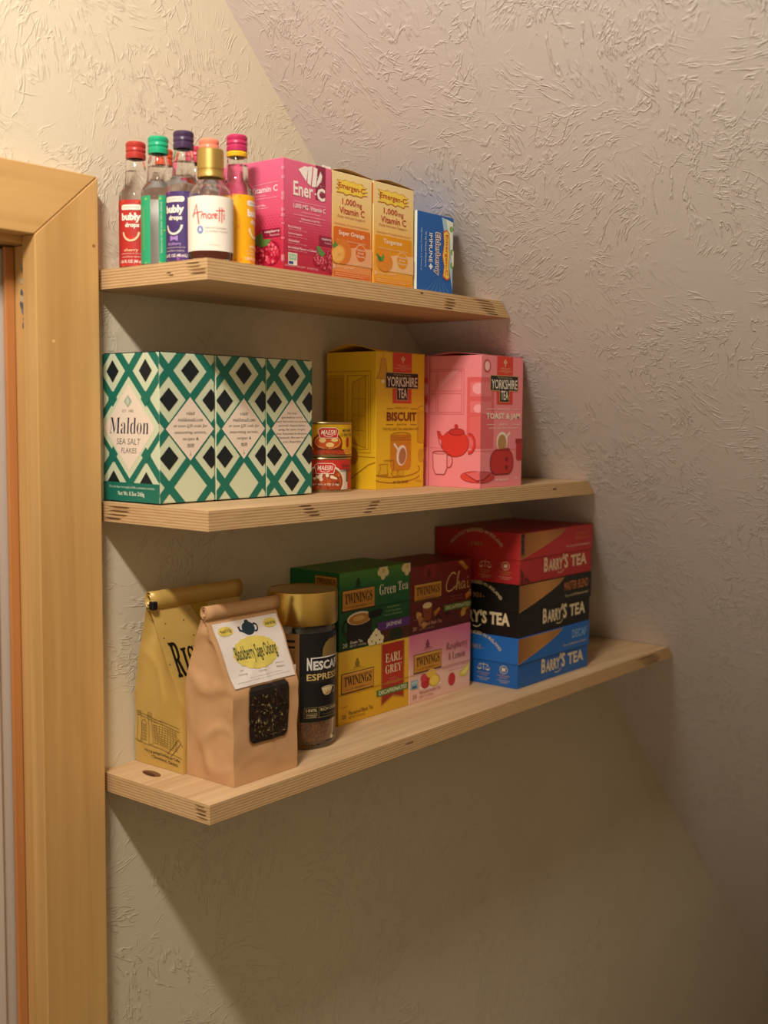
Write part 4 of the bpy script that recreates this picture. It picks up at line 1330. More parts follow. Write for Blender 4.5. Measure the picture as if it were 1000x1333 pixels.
def royal(A, cs, ct, col):
    A.ell(cs, ct, 0.032, 0.045, col, 2, 12)
    A.ell(cs, ct - 0.05, 0.018, 0.022, col, 2, 8)
    A.rect(cs - 0.05, ct + 0.04, cs + 0.05, ct + 0.052, col, 2)
    A.text('BY APPOINTMENT', cs - 0.10, ct + 0.066, cs + 0.10, ct + 0.080, col, 2)

def seam(A, t, col):
    A.rect(0, t, 1, t + 0.012, col, 7)
    A.flush('lid_seam')

XL, XM, XR = 0.2630, 0.3886, 0.5140
TD = 0.0725
H_B, H_G, H_C = 0.0818, 0.0865, 0.0806

t, w, d, h = carton('tea_carton', 'yellow decaffeinated earl grey carton under the green one', XL, XM - 0.0004, -0.0728, -0.0728 + TD, Z3, H_B, gradient('yellow_wash', [(0, '#d8a31c'), (0.5, '#e0ae24'), (1, '#e6bd3c')], 2, 0, 0.08), 'boxed teas in a two by two stack')
A = front_art(t, w, d, h)
royal(A, 0.25, 0.20, '#8f7420')
A.flush('crest')
twin_plaque(A, 0.04, 0.31, 0.475, 0.565)
A.poly([(0.585, 0.03), (0.93, 0.03), (0.93, 0.86), (0.76, 0.80), (0.585, 0.90)], '#b3782a', 1)
A.poly([(0.60, 0.03), (0.915, 0.03), (0.915, 0.83), (0.76, 0.775), (0.60, 0.87)], gradient('ribbon_red', [(0.0, '#7a2014'), (0.5, '#b3321e'), (1.0, '#a82a1a')], 2, 0.0, 0.08), 2)
A.flush('ribbon')
A.text(serif('EARL'), 0.645, 0.17, 0.885, 0.295, '#ecd9ae', 5, -0.004)
A.text(serif('GREY'), 0.645, 0.335, 0.885, 0.455, '#ecd9ae', 5, -0.004)
A.lines(['BRIGHT,', 'BALANCED TEA', 'WITH BERGAMOT'], 0.66, 0.86, 0.52, 0.035, 0.02, '#d98a6a', 5)
A.rect(0.52, 0.655, 0.985, 0.745, '#4f7a34', 6)
A.text('DECAFFEINATED', 0.555, 0.672, 0.965, 0.728, '#e9e4c4', 7, 0.01)
A.text('Flavoured Black Tea', 0.14, 0.83, 0.47, 0.885, '#6b4a14', 5, 0.004)
A.text('NET WT. 1.23 OZ (35 g)', 0.14, 0.905, 0.36, 0.945, '#6b4a14', 5)
A.text('20', 0.045, 0.86, 0.10, 0.915, '#6b4a14', 5)
A.text('strength', 0.03, 0.745, 0.12, 0.765, '#6b4a14', 5)
A.flush('lettering')
seam(A, 0.58, '#b58415')

t, w, d, h = carton('tea_carton', 'green tea carton with jasmine flowers on top of the yellow one', XL + 0.0004, XM, -0.0730, -0.0730 + TD, Z3 + H_B + 0.0002, H_G, gradient('green_wash', [(0, '#0d3d1c'), (0.45, '#12582c'), (0.78, '#1b6a33'), (1, '#4f8a2c')], 2, 0, 0.0865), 'boxed teas in a two by two stack')
A = front_art(t, w, d, h)
royal(A, 0.25, 0.16, '#0e3c1c')
A.flush('crest')
for cs, ct in ((0.60, 0.05), (0.95, 0.045)):
    for k in range(5):
        a = k * 1.257 + 0.4
        A.ell(cs + 0.05 * math.cos(a), ct + 0.07 * math.sin(a), 0.035, 0.05, '#e6d9a6', 3, 10, a)
    A.ell(cs, ct, 0.02, 0.03, '#d9c070', 4, 8)
    A.flush('jasmine_flower')
twin_plaque(A, 0.04, 0.235, 0.475, 0.485)
A.text(serif('Green'), 0.545, 0.225, 0.785, 0.365, '#efe8cf', 5, -0.006)
A.text(serif('Tea'), 0.815, 0.225, 0.965, 0.345, '#efe8cf', 5, -0.006)
A.lines(['Gently Blended', 'Green Tea Leaves,', 'Scented with Jasmine'], 0.62, 0.88, 0.53, 0.05, 0.028, '#9dbb8a', 5)
A.rect(0.52, 0.72, 1.0, 0.835, '#5a2f7c', 6)
A.text('JASMINE', 0.645, 0.745, 0.87, 0.815, '#e2d3ec', 7, 0.008)
A.flush('lettering')
A.rect(0.50, 0.835, 1.0, 1.0, '#4a2412', 1)
rr = random.Random(8)
for i in range(40):
    s, tt = rr.uniform(0.5, 0.98), rr.uniform(0.84, 0.99)
    A.line([(s, tt), (s + rr.uniform(-0.03, 0.03), tt + rr.uniform(-0.10, 0.10))], 0.0006, rr.choice(['#7a4020', '#2a1208', '#8f5630', '#1e3a18']), 2)
A.ell(0.80, 0.93, 0.10, 0.09, '#1d2a14', 3)
A.flush('loose_tea_picture')
A.ell(0.09, 0.70, 0.055, 0.10, '#14100e', 3)
A.ell(0.09, 0.70, 0.032, 0.065, '#13512a', 4)
A.poly([(0.10, 0.62), (0.44, 0.60), (0.44, 0.85), (0.38, 0.97), (0.18, 0.98), (0.11, 0.88)], '#191412', 5)
A.ell(0.27, 0.61, 0.17, 0.085, '#e8dcc4', 6)
A.ell(0.27, 0.62, 0.15, 0.07, '#b9803a', 7)
A.ell(0.26, 0.61, 0.08, 0.035, '#d8ac62', 8)
for k in range(3):
    A.line([(0.22 + 0.04 * k, 0.53), (0.235 + 0.04 * k, 0.48), (0.22 + 0.04 * k, 0.43)], 0.0012, '#4f8a5c', 3)
A.flush('teacup_picture', 'black teacup of pale tea')
for cs, ct in ((0.50, 0.88), (0.44, 0.95), (0.55, 0.95)):
    for k in range(5):
        a = k * 1.257 + 0.9
        A.ell(cs + 0.035 * math.cos(a), ct + 0.05 * math.sin(a), 0.028, 0.042, '#e9dfb4', 9, 9, a)
    A.flush('jasmine_flower')
A.poly([(0.385, 0.555), (0.58, 0.535), (0.59, 0.585), (0.56, 0.635), (0.42, 0.655), (0.39, 0.62)], '#0c0c0a', 8)
A.flush('tear_hole', 'dark torn thumb opening')
A.text('Green Tea', 0.14, 0.885, 0.31, 0.925, '#e9e4cf', 9, 0.004)
A.text('NET WT. 1.4 OZ (40 g)', 0.14, 0.94, 0.36, 0.975, '#d9d4bf', 9)
A.text('20', 0.04, 0.90, 0.10, 0.955, '#e9e4cf', 9)
A.flush('small_print')
seam(A, 0.50, '#0e3a1c')
Lf = left_art(t, w, d, h)
Lf.rect(0.0, 0.0, 1.0, 0.25, '#1a7038', 1)
twin_plaque(Lf, 0.52, 0.055, 0.96, 0.20)

t, w, d, h = carton('tea_carton', 'pale pink raspberry and lemon carton under the dark red one', XM + 0.0002, XR, -0.0732, -0.0732 + TD, Z3, H_B, gradient('pink_lemon_wash', [(0, '#e6b7a4'), (0.4, '#e9c2b2'), (0.7, '#d98a98'), (1, '#d2709a')], 2, 0, 0.08, 0.45, 14), 'boxed teas in a two by two stack')
A = front_art(t, w, d, h)
royal(A, 0.28, 0.18, '#8a3f58')
A.flush('crest')
twin_plaque(A, 0.07, 0.30, 0.50, 0.555)
A.text(serif('Raspberry'), 0.58, 0.235, 0.94, 0.37, '#8a4a50', 5, -0.01)
A.text(serif('& Lemon'), 0.62, 0.39, 0.90, 0.50, '#8a4a50', 5, -0.01)
A.lines(['The Tart Flavors of Raspberry and Lemon', 'Naturally Caffeine Free'], 0.53, 0.96, 0.60, 0.05, 0.024, '#b5566a', 5)
A.flush('lettering')
A.ell(0.33, 0.80, 0.17, 0.045, '#f0e4d8', 3)
A.ell(0.33, 0.79, 0.15, 0.035, '#d9c2b4', 4)
for cs, ct, rs, rt_, c in ((0.25, 0.74, 0.07, 0.09, '#b92a34'), (0.22, 0.66, 0.05, 0.06, '#c8404a'), (0.31, 0.66, 0.05, 0.06, '#b92a34')):
    A.ell(cs, ct, rs, rt_, c, 5, 14)
A.ell(0.39, 0.74, 0.09, 0.09, '#c9a030', 6, 18)
A.ell(0.39, 0.74, 0.075, 0.075, '#edd05a', 7, 18)
A.ell(0.34, 0.62, 0.08, 0.065, '#e3bf48', 6, 18)
A.ell(0.68, 0.80, 0.06, 0.10, '#c03038', 5, 14)
A.poly([(0.80, 0.74), (0.97, 0.62), (0.98, 0.72), (0.92, 0.80), (0.82, 0.80)], '#d9c94a', 5)
A.poly([(0.83, 0.75), (0.96, 0.65), (0.96, 0.72), (0.91, 0.775)], '#ece08a', 6)
A.flush('fruit_picture')
A.rect(0.02, 0.66, 0.13, 0.79, '#8fb0c0', 5)
A.text('NON GMO', 0.03, 0.68, 0.12, 0.71, '#eef0ea', 6)
A.rect(0.04, 0.74, 0.11, 0.78, '#35618f', 6)
A.text('Flavoured Herbal Tea', 0.16, 0.845, 0.49, 0.89, '#a2525c', 5)
A.text('NET WT. 1.41 OZ (40 g)', 0.16, 0.915, 0.38, 0.95, '#a2525c', 5)
A.text('20', 0.05, 0.875, 0.11, 0.935, '#a2525c', 5)
A.flush('small_print')
seam(A, 0.575, '#c48a86')

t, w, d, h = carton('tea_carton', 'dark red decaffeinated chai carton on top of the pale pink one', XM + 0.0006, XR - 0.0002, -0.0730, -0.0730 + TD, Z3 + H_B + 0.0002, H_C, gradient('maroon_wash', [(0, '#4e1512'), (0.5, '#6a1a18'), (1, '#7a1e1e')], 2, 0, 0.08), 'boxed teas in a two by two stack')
A = front_art(t, w, d, h)
A.rect(0.20, 0.0, 0.40, 0.20, '#8a2420', 1)
royal(A, 0.29, 0.13, '#571412')
A.flush('crest')
twin_plaque(A, 0.06, 0.27, 0.49, 0.515)
def chai(pts, wd=0.0011):
    A.line([(0.55 + 0.42 * p[0], 0.47 - 0.30 * p[1]) for p in pts], wd, '#e0c078', 5)
chai([(0.42, 0.86), (0.36, 0.97), (0.26, 0.95), (0.12, 0.72), (0.04, 0.40), (0.06, 0.14), (0.16, 0.05), (0.30, 0.12), (0.42, 0.28)], 0.0015)
chai([(0.44, 0.08), (0.50, 0.55), (0.57, 0.95), (0.55, 1.0), (0.51, 0.85), (0.47, 0.30), (0.46, 0.08), (0.50, 0.34), (0.56, 0.46), (0.59, 0.38), (0.58, 0.12), (0.62, 0.08)])
chai([(0.79, 0.42), (0.71, 0.46), (0.65, 0.30), (0.66, 0.12), (0.72, 0.09), (0.78, 0.26), (0.80, 0.44), (0.79, 0.14), (0.83, 0.08)])
chai([(0.91, 0.44), (0.90, 0.14), (0.94, 0.08), (0.98, 0.14)])
chai([(0.915, 0.60), (0.925, 0.63)], 0.0016)
A.flush('chai_script')
for p in ([(0.76, 0.02), (0.83, 0.01), (0.95, 0.14), (0.90, 0.17)], [(0.89, 0.55), (0.99, 0.47), (0.99, 0.57), (0.91, 0.63)], [(0.37, 0.72), (0.46, 0.66), (0.48, 0.70), (0.39, 0.79)]):
    A.poly(p, '#b5732c', 3)
    A.poly([(p[0][0] + 0.015, p[0][1] + 0.02), p[1], ((p[1][0] + p[2][0]) / 2, (p[1][1] + p[2][1]) / 2)], '#d39a4c', 4)
    A.flush('cinnamon_picture')
A.poly([(0.19, 0.60), (0.34, 0.60), (0.32, 0.82), (0.21, 0.82)], '#8a4420', 4)
A.ell(0.265, 0.60, 0.075, 0.045, '#e5cf9c', 5)
A.flush('chai_glass_picture')
for cs, ct, c in ((0.13, 0.72, '#c79a4a'), (0.16, 0.79, '#a8742e'), (0.22, 0.88, '#b98238'), (0.88, 0.77, '#b98a30'), (0.94, 0.73, '#a3742a'), (0.86, 0.83, '#c09038'), (0.60, 0.78, '#3f0f0c'), (0.45, 0.82, '#3f0f0c')):
    A.ell(cs, ct, 0.045, 0.05, c, 3, 9, 0, 0.2, 3)
    A.flush('spice_picture')
A.lines(['Sweetly Blended', 'with Warm Spices'], 0.63, 0.85, 0.525, 0.05, 0.028, '#b06a58', 5)
A.rect(0.53, 0.65, 1.0, 0.745, '#466a2c', 6)
A.text('DECAFFEINATED', 0.565, 0.67, 0.975, 0.727, '#d9dcae', 7, 0.01)
A.text('Flavoured Black Tea', 0.14, 0.84, 0.50, 0.895, '#cf9a80', 5, 0.004)
A.text('NET WT. 1.4 OZ (40 g)', 0.14, 0.925, 0.38, 0.96, '#c08a72', 5)
A.text('20', 0.04, 0.885, 0.10, 0.94, '#d8a890', 5)
A.text('strength', 0.04, 0.775, 0.13, 0.79, '#d8a890', 5)
A.flush('small_print')
seam(A, 0.50, '#45100e')

# ------------------------------------------------------------------ stacked lidded tea boxes
def lidded(label, x0, x1, yf, yb, z0, h, col, col2, top, sub, wrap=False, nm='Irish'):
    w, d = x1 - x0, yb - yf
    t = thing('lidded_tea_box', label, 'box', ((x0 + x1) / 2, (yf + yb) / 2, z0), 'three stacked lidded tea boxes')
    bm = bmesh.new()
    g = 0.0012
    add_box(bm, (-w / 2 + g, -d / 2 + g, 0), (w / 2 - g, d / 2 - g, h * 0.55), 0.0005)
    tray = from_bm('tray', bm, t, [mat(col2, 0.45)])
    bm = bmesh.new()
    add_box(bm, (-w / 2, -d / 2, h * 0.48), (w / 2, d / 2, h), 0.0006)
    lid = from_bm('lid', bm, t, [mat(col, 0.45)])
    ww, dd = w - 2 * g, d - 2 * g
    T = front_art(tray, ww, dd, h * 0.48, rough=0.45)
    Ld = front_art(lid, w, d, h * 0.52, h * 0.48, rough=0.45)
    cream = '#dcc9a0'
    # copper swoosh on the lid
    n = 14
    arcp = [(0.60 * (1 - k / n) ** 1.0, 0.02 + 0.96 * (k / n) ** 0.72) for k in range(n + 1)]
    Ld.poly([(0.0, 0.02)] + arcp, gradient('copper_' + nm, [(0, '#8a5a2a'), (0.5, '#b9803f'), (1, '#9a6832')], 0, -w / 2, w / 2 * 0.2, 0.35), 1)
    Ld.line(arcp, 0.0006, '#c99a5c', 2)
    Ld.flush('copper_swoosh')
    if top:
        Ld.text(top, 0.60 if len(top) > 6 else 0.74, 0.22, 0.95, 0.55, sub, 3, 0.01)
        Ld.text('For a rich full flavoured blend', 0.62, 0.70, 0.95, 0.80, cream, 3)
        Ld.flush('blend_name')
    for X, a, b in ((T, 0.32, 0.93),):
        X.text('B', a, 0.06, a + 0.055, 0.66, cream, 3, 0.03)
        X.text('ARRY', a + 0.063, 0.17, a + 0.262, 0.66, cream, 3, 0.03)
        X.text("'S", a + 0.262, 0.03, a + 0.338, 0.66, cream, 3, 0.03)
        X.text('TEA', a + 0.375, 0.14, b, 0.64, cream, 3, 0.03)
        X.arc(a + 0.225, 0.60, 0.055, 0.20, 20, 130, 0.0010, cream, 3)
        X.flush('brand_lettering')
    # left end of the box
    Ll = left_art(lid, w, d, h * 0.52, h * 0.48, rough=0.45)
    Ll.arctext('PROUDLY BLENDED IN IRELAND', 0.50, 1.45, 0.047, 0.0042, -52, 52, cream, 3, 0.012)
    Ll.text('-1901-', 0.40, 0.42, 0.60, 0.60, '#b98a4a', 3)
    Ll.flush('arched_lettering')
    Lt = left_art(tray, ww, dd, h * 0.48, rough=0.45)
    if wrap or nm == 'decaf':
        for cs, k in ((0.60, 0), (0.84, 1)):
            if k == 0:
                Lt.line([(cs, 0.12), (cs, 0.40)], 0.0007, cream, 3)
                Lt.line([(cs - 0.05, 0.18), (cs + 0.05, 0.18)], 0.0007, cream, 3)
                for sx in (-0.05, 0.05):
                    Lt.line([(cs + sx, 0.18), (cs + sx - 0.025, 0.36)], 0.0004, cream, 3)
                    Lt.line([(cs + sx, 0.18), (cs + sx + 0.025, 0.36)], 0.0004, cream, 3)
                    Lt.poly([(cs + sx - 0.03, 0.36), (cs + sx + 0.03, 0.36), (cs + sx, 0.43)], cream, 3)
            else:
                Lt.arc(cs, 0.28, 0.045, 0.16, 0, 360, 0.0007, cream, 3, 18)
                Lt.rect(cs - 0.022, 0.21, cs + 0.022, 0.35, cream, 3)
            Lt.lines(['SUSTAINABLY', 'SOURCED'], cs - 0.075, cs + 0.075, 0.50, 0.09, 0.055, '#c99a5c', 3)
            Lt.lines(['IN OUR TEAS AND', 'PACKAGING'], cs - 0.075, cs + 0.075, 0.71, 0.08, 0.045, cream, 3)
        Lt.flush('certificate_marks')
    else:
        Lt.text("BARRY'S TEA", 0.16, 0.06, 0.90, 0.58, cream, 3, 0.04)
        Lt.arc(0.50, 0.58, 0.06, 0.16, 20, 130, 0.0012, cream, 3)
        Lt.flush('brand_lettering')
    if wrap:
        # shrink wrap film with puckers at the edges, and scuffs on the corner
        r = random.Random(4)
        k = glass('shrink_film', 1.0, (1, 1, 1, 1), 0.0)
        b = k.node_tree.nodes['Principled BSDF']
        b.inputs['Transmission Weight'].default_value = 0.0
        b.inputs['Alpha'].default_value = 0.10
        b.inputs['Base Color'].default_value = rgb('#d04a40')
        b.inputs['Roughness'].default_value = 0.12
        b.inputs['IOR'].default_value = 1.5
        bm = bmesh.new()
        add_box(bm, (-w / 2 - 0.0008, -d / 2 - 0.0008, 0.0003), (w / 2 + 0.0008, d / 2 + 0.0008, h + 0.0006))
        bmesh.ops.subdivide_edges(bm, edges=list(bm.edges), cuts=14, use_grid_fill=True)
        for v in bm.verts:
            if v.co.z < 0.001:
                continue
            nv = noise.noise_vector(v.co * 70) * 0.0005
            v.co += Vector((-abs(nv.x) if v.co.x < 0 else nv.x * 0.2, -abs(nv.y) if v.co.y < 0 else nv.y * 0.2, abs(nv.z) if v.co.z > h else 0))
        from_bm('shrink_wrap', bm, t, [k], True)
        for X in (T, Ld):
            X.base = 0.0018
        for i in range(9):
            Ld.ell(0.012 + r.uniform(0, 0.02), r.uniform(0, 1), r.uniform(0.006, 0.02), r.uniform(0.04, 0.12), '#2a1a14', 0, 9, r.uniform(0, 2), 0.3, 3)
            T.ell(0.01 + r.uniform(0, 0.11) * (i / 9), 1 - r.uniform(0.02, 0.5) * (1 - i / 9) - 0.08, r.uniform(0.01, 0.022), r.uniform(0.04, 0.10), '#2a1a14', 0, 9, r.uniform(0, 2), 0.3, 3)
        Ld.flush('scuff')
        T.flush('scuff')
    return t
BY = -0.1295
HB = 0.0640
lidded('blue lidded decaf tea box under the black one', 0.5365, 0.7165, BY, -0.0012, Z3, HB, '#1f66b4', '#1b5ca6', 'DECAF', '#8fb6d8', nm='decaf')
lidded('black lidded master blend tea box between the blue and red ones', 0.5360, 0.7180, BY - 0.0006, -0.0012, Z3 + HB + 0.0002, 0.0668, '#15130f', '#12100d', 'MASTER BLEND', '#b9703a', nm='master')
lidded('red shrink wrapped tea box with scuffed corner on top of the black one', 0.5345, 0.7170, BY - 0.0016, -0.0022, Z3 + HB + 0.0670 + 0.0004, 0.0640, '#b3282c', '#ab2529', 'GOLD', '#c0643a', True, nm='gold')

# ------------------------------------------------------------------ instant coffee jar
def jar():
    t = thing('coffee_jar', 'instant coffee jar with brushed gold lid and black label', 'jar', (0.1960, -0.0815, Z3))
    R = 0.0345
    o = [(0, 0.0015), (0.024, 0.0015), (0.0275, 0), (0.0315, 0.0012), (0.0338, 0.005), (R, 0.012), (R, 0.112), (0.0340, 0.1200), (0.0325, 0.1245), (0.0312, 0.1262), (0.0312, 0.1320)]
    i_ = [(0.0292, 0.1320), (0.0292, 0.1260), (0.0306, 0.1235), (0.0320, 0.1190), (0.0326, 0.112), (0.0326, 0.014), (0.0312, 0.0085), (0.0285, 0.0062), (0, 0.0055)]
    lathe('glass', o + i_, t, [M_GLASS], 64)
    k = NT('instant_coffee')
    tc = k.n('ShaderNodeTexCoord').outputs['Object']
    nz = k.n('ShaderNodeTexNoise', Vector=tc, Scale=420.0, Detail=3.0)
    k.link(k.ramp(nz.outputs['Fac'], [(0.35, rgb('#6a4022')), (0.65, rgb('#a06c3c'))]), k.b.inputs['Base Color'])
    k.b.inputs['Roughness'].default_value = 0.9
    lathe('coffee_powder', [(0, 0.0058), (0.0284, 0.0065), (0.0311, 0.0088), (0.0325, 0.014), (0.0325, 0.088), (0.015, 0.092), (0, 0.090)], t, [k.m], 64)
    lathe('lid', [(0.0320, 0.1275), (0.0358, 0.1275), (0.0362, 0.1282), (0.0362, 0.1590), (0.0357, 0.1606), (0.0345, 0.1612), (0.0338, 0.1606), (0, 0.1606)], t, [M_GOLD], 72)
    A = cyl_art(t, R + 0.0001, 0.0295, 0.0905, -137, 360, rough=0.35)
    def S(deg): return 0.5 + deg / 360
    A.rect(S(-5), 0, S(175), 1, '#101114', 0)
    lab = A.flush('black_label')
    A.rect(S(-100), 0, S(-5), 1, mat('#8a6238', 0.4, 0.4), 0)
    A.rect(S(-70), 0.07, S(-12), 0.10, '#191310', 1)
    A.rect(S(-60), 0.14, S(-12), 0.165, '#191310', 1)
    for i in range(9):
        A.text('INGREDIENTS SOLUBLE COFFEE', S(-62), 0.19 + 0.016 * i, S(-12), 0.20 + 0.016 * i, '#3a2416', 1)
    A.rect(S(-40), 0.34, S(-11), 0.43, '#e6ddcc', 1)
    A.flush('bronze_label')
    A.p = lab
    A.poly([(S(35), 0.27), (S(37), 0.17), (S(43), 0.11), (S(52), 0.08), (S(100), 0.05), (S(100), 0.27)], mat('#9a7f4a', 0.4, 0.5), 1)
    A.poly([(S(12), 0.56), (S(34), 0.36), (S(100), 0.36), (S(100), 0.50), (S(40), 0.56)], '#26221c', 1)
    A.flush('label_shapes')
    A.text('N', S(7.5), 0.27, S(16), 0.415, '#d8d4cc', 4, 0.05)
    A.text('ESCAF', S(18), 0.312, S(75), 0.415, '#d8d4cc', 4, 0.04)
    A.text('\u00c9', S(78), 0.28, S(88), 0.415, '#d8d4cc', 4, 0.04)
    A.rect(S(14), 0.270, S(90), 0.284, '#d8d4cc', 4)
    A.text('ESPRESSO', S(7), 0.455, S(88), 0.53, '#cdb070', 4, 0.02)
    A.flush('brand_lettering')
    A.ell(S(47), 0.645, 0.035, 0.035, '#c9b27a', 4)
    A.poly([(S(34), 0.625), (S(60), 0.625), (S(56), 0.69), (S(50), 0.71), (S(42), 0.71), (S(37), 0.685)], '#d8c79a', 4)
    A.poly([(S(36), 0.655), (S(58), 0.655), (S(55), 0.69), (S(50), 0.705), (S(42), 0.705), (S(38), 0.685)], '#b08a48', 5)
    A.arc(S(47), 0.625, 0.037, 0.018, 0, 360, 0.0004, '#e6dcc2', 6)
    A.arc(S(62), 0.66, 0.016, 0.035, -90, 90, 0.0006, '#e6dcc2', 6)
    A.flush('cup_picture')
    A.frame(S(3), 0.835, S(80), 0.955, 0.0003, '#a08c5c', 3)
    A.line([(S(29), 0.835), (S(29), 0.955)], 0.0003, '#a08c5c', 3)
    A.line([(S(3), 0.90), (S(29), 0.90)], 0.0003, '#a08c5c', 3)
    A.text('100%', S(6), 0.85, S(25), 0.885, '#cbb884', 4, 0.01)
    A.text('ARABICA', S(6), 0.91, S(26), 0.928, '#cbb884', 4)
    A.text('COFFEE', S(6), 0.933, S(24), 0.948, '#cbb884', 4)
    A.text('RICH CREMA', S(32), 0.85, S(76), 0.885, '#cbb884', 4, 0.01)
    A.text('velvety espresso coffee', S(36), 0.915, S(76), 0.93, '#8f7f54', 4)
    A.flush('badge_box')
jar()

# ------------------------------------------------------------------ paper bags
def smooth(x, a, b):
    x = max(0.0, min(1.0, (x - a) / (b - a)))
    return x * x * (3 - 2 * x)

class Bag:
    """block-bottom bag, base W x D, folding to a rolled top at height H"""
    def __init__(s, W, D, H, hc, wtop, ytop, amp, seed, gus):
        s.W, s.D, s.H, s.hc, s.wt, s.yt, s.amp, s.seed, s.g = W, D, H, hc, wtop, ytop, amp, seed, gus
    def dim(s, q):
        k = max(0.0, (q - s.hc) / (1 - s.hc))
        D = s.D * (1 - k) + 0.005 * k
        W = s.W + (s.wt - s.W) * smooth(q, 0.2, 1.0)
        return W, D, s.yt * k
    def pt(s, side, a, q):
        """side F/L/B/R, a 0..1 left to right seen from outside, q 0 base .. 1 top"""
        W, D, yc = s.dim(q)
        gi = s.g * math.sin(math.pi * a) * smooth(q, 0.3, 1.0)
        if side == 'F':
            p = Vector((-W / 2 + a * W, yc - D / 2, q * s.H))
        elif side == 'B':
            p = Vector((W / 2 - a * W, yc + D / 2, q * s.H))
        elif side == 'L':
            p = Vector((-W / 2 + gi, yc + D / 2 - a * D, q * s.H))
        else:
            p = Vector((W / 2 - gi, yc - D / 2 + a * D, q * s.H))
        fade = smooth(q, 0.0, 0.12) * (1 - smooth(q, 0.9, 1.0))
        nv = noise.noise_vector(p * 34 + Vector((s.seed, 0, 0))) * s.amp
        n2 = noise.noise_vector(p * 90 + Vector((0, s.seed, 0))) * s.amp * 0.2
        # sharp folds
        r = 1 - abs(noise.noise(p * 22 + Vector((0, 0, s.seed))))
        fold = max(0.0, r - 0.86) * s.amp * 7
        out = {'F': Vector((0, -1, 0)), 'B': Vector((0, 1, 0)), 'L': Vector((-1, 0, 0)), 'R': Vector((1, 0, 0))}[side]
        edge = math.sin(math.pi * max(0, min(1, a))) ** 0.6 if 0 < a < 1 else 0
        calm = 1.0 - (0.8 * edge if side == 'F' else 0.0)
        return p + (nv + n2) * fade * calm + out * fold * fade * edge * (1.7 if side == 'L' else 0.5)
    def build(s, t, m):
        bm = bmesh.new()
        NQ = 36
        for side, n in (('F', 26), ('L', 22), ('B', 10), ('R', 14)):
            G = [[bm.verts.new(s.pt(side, i / n, j / NQ)) for i in range(n + 1)] for j in range(NQ + 1)]
            for j in range(NQ):
                for i in range(n):
                    bm.faces.new((G[j][i], G[j][i + 1], G[j + 1][i + 1], G[j + 1][i]))
        W, D, _ = s.dim(0)
        bm.faces.new([bm.verts.new(p) for p in ((-W / 2, -D / 2, 0), (-W / 2, D / 2, 0), (W / 2, D / 2, 0), (W / 2, -D / 2, 0))])
        me = bpy.data.meshes.new('paper_body')
        bm.to_mesh(me)
        bm.free()
        return link('paper_body', me, t, [m], True)
    def art(s, t, side='F', **kw):
        outv = {'F': Vector((0, -1, 0)), 'L': Vector((-1, 0, 0))}[side]
        def fn(a, b, off):
            q = 1 - b
            o = Vector(outv)
            if side == 'F' and q > s.hc:
                k = Vector((0, -s.H * (1 - s.hc), -(s.D / 2 - 0.0025 + s.yt)))
                o = Vector((0, k.y, -k.z)).normalized()
            return s.pt(side, a, q) + o * off
        A = Art(t, fn, s.W, s.H, curved=2, **kw)
        A.base = 0.0004
        return A

def roll(t, W, z, y, rz, ry, m, turns=2.4, name='rolled_top'):
    """spiral roll of paper along x"""
    bm = bmesh.new()
    n, nx = 60, 10
    G = []
    for i in range(n + 1):
        f = i / n
        a = -math.pi / 2 + 2 * math.pi * turns * f
        k = 1 - 0.62 * f
        row = []
        for j in range(nx + 1):
            x = -W / 2 + W * j / nx
            w = 1 + 0.05 * noise.noise(Vector((x * 60, f * 3, z * 9)))
            row.append(bm.verts.new((x, y - math.cos(a) * ry * k * w, z + math.sin(a) * rz * k * w)))
        G.append(row)
    for i in range(n):
        for j in range(nx):
            bm.faces.new((G[i][j], G[i][j + 1], G[i + 1][j + 1], G[i + 1][j]))
    o = from_bm(name, bm, t, [m], True)
    md = o.modifiers.new('thickness', 'SOLIDIFY')
    md.thickness = 0.0005
    return o

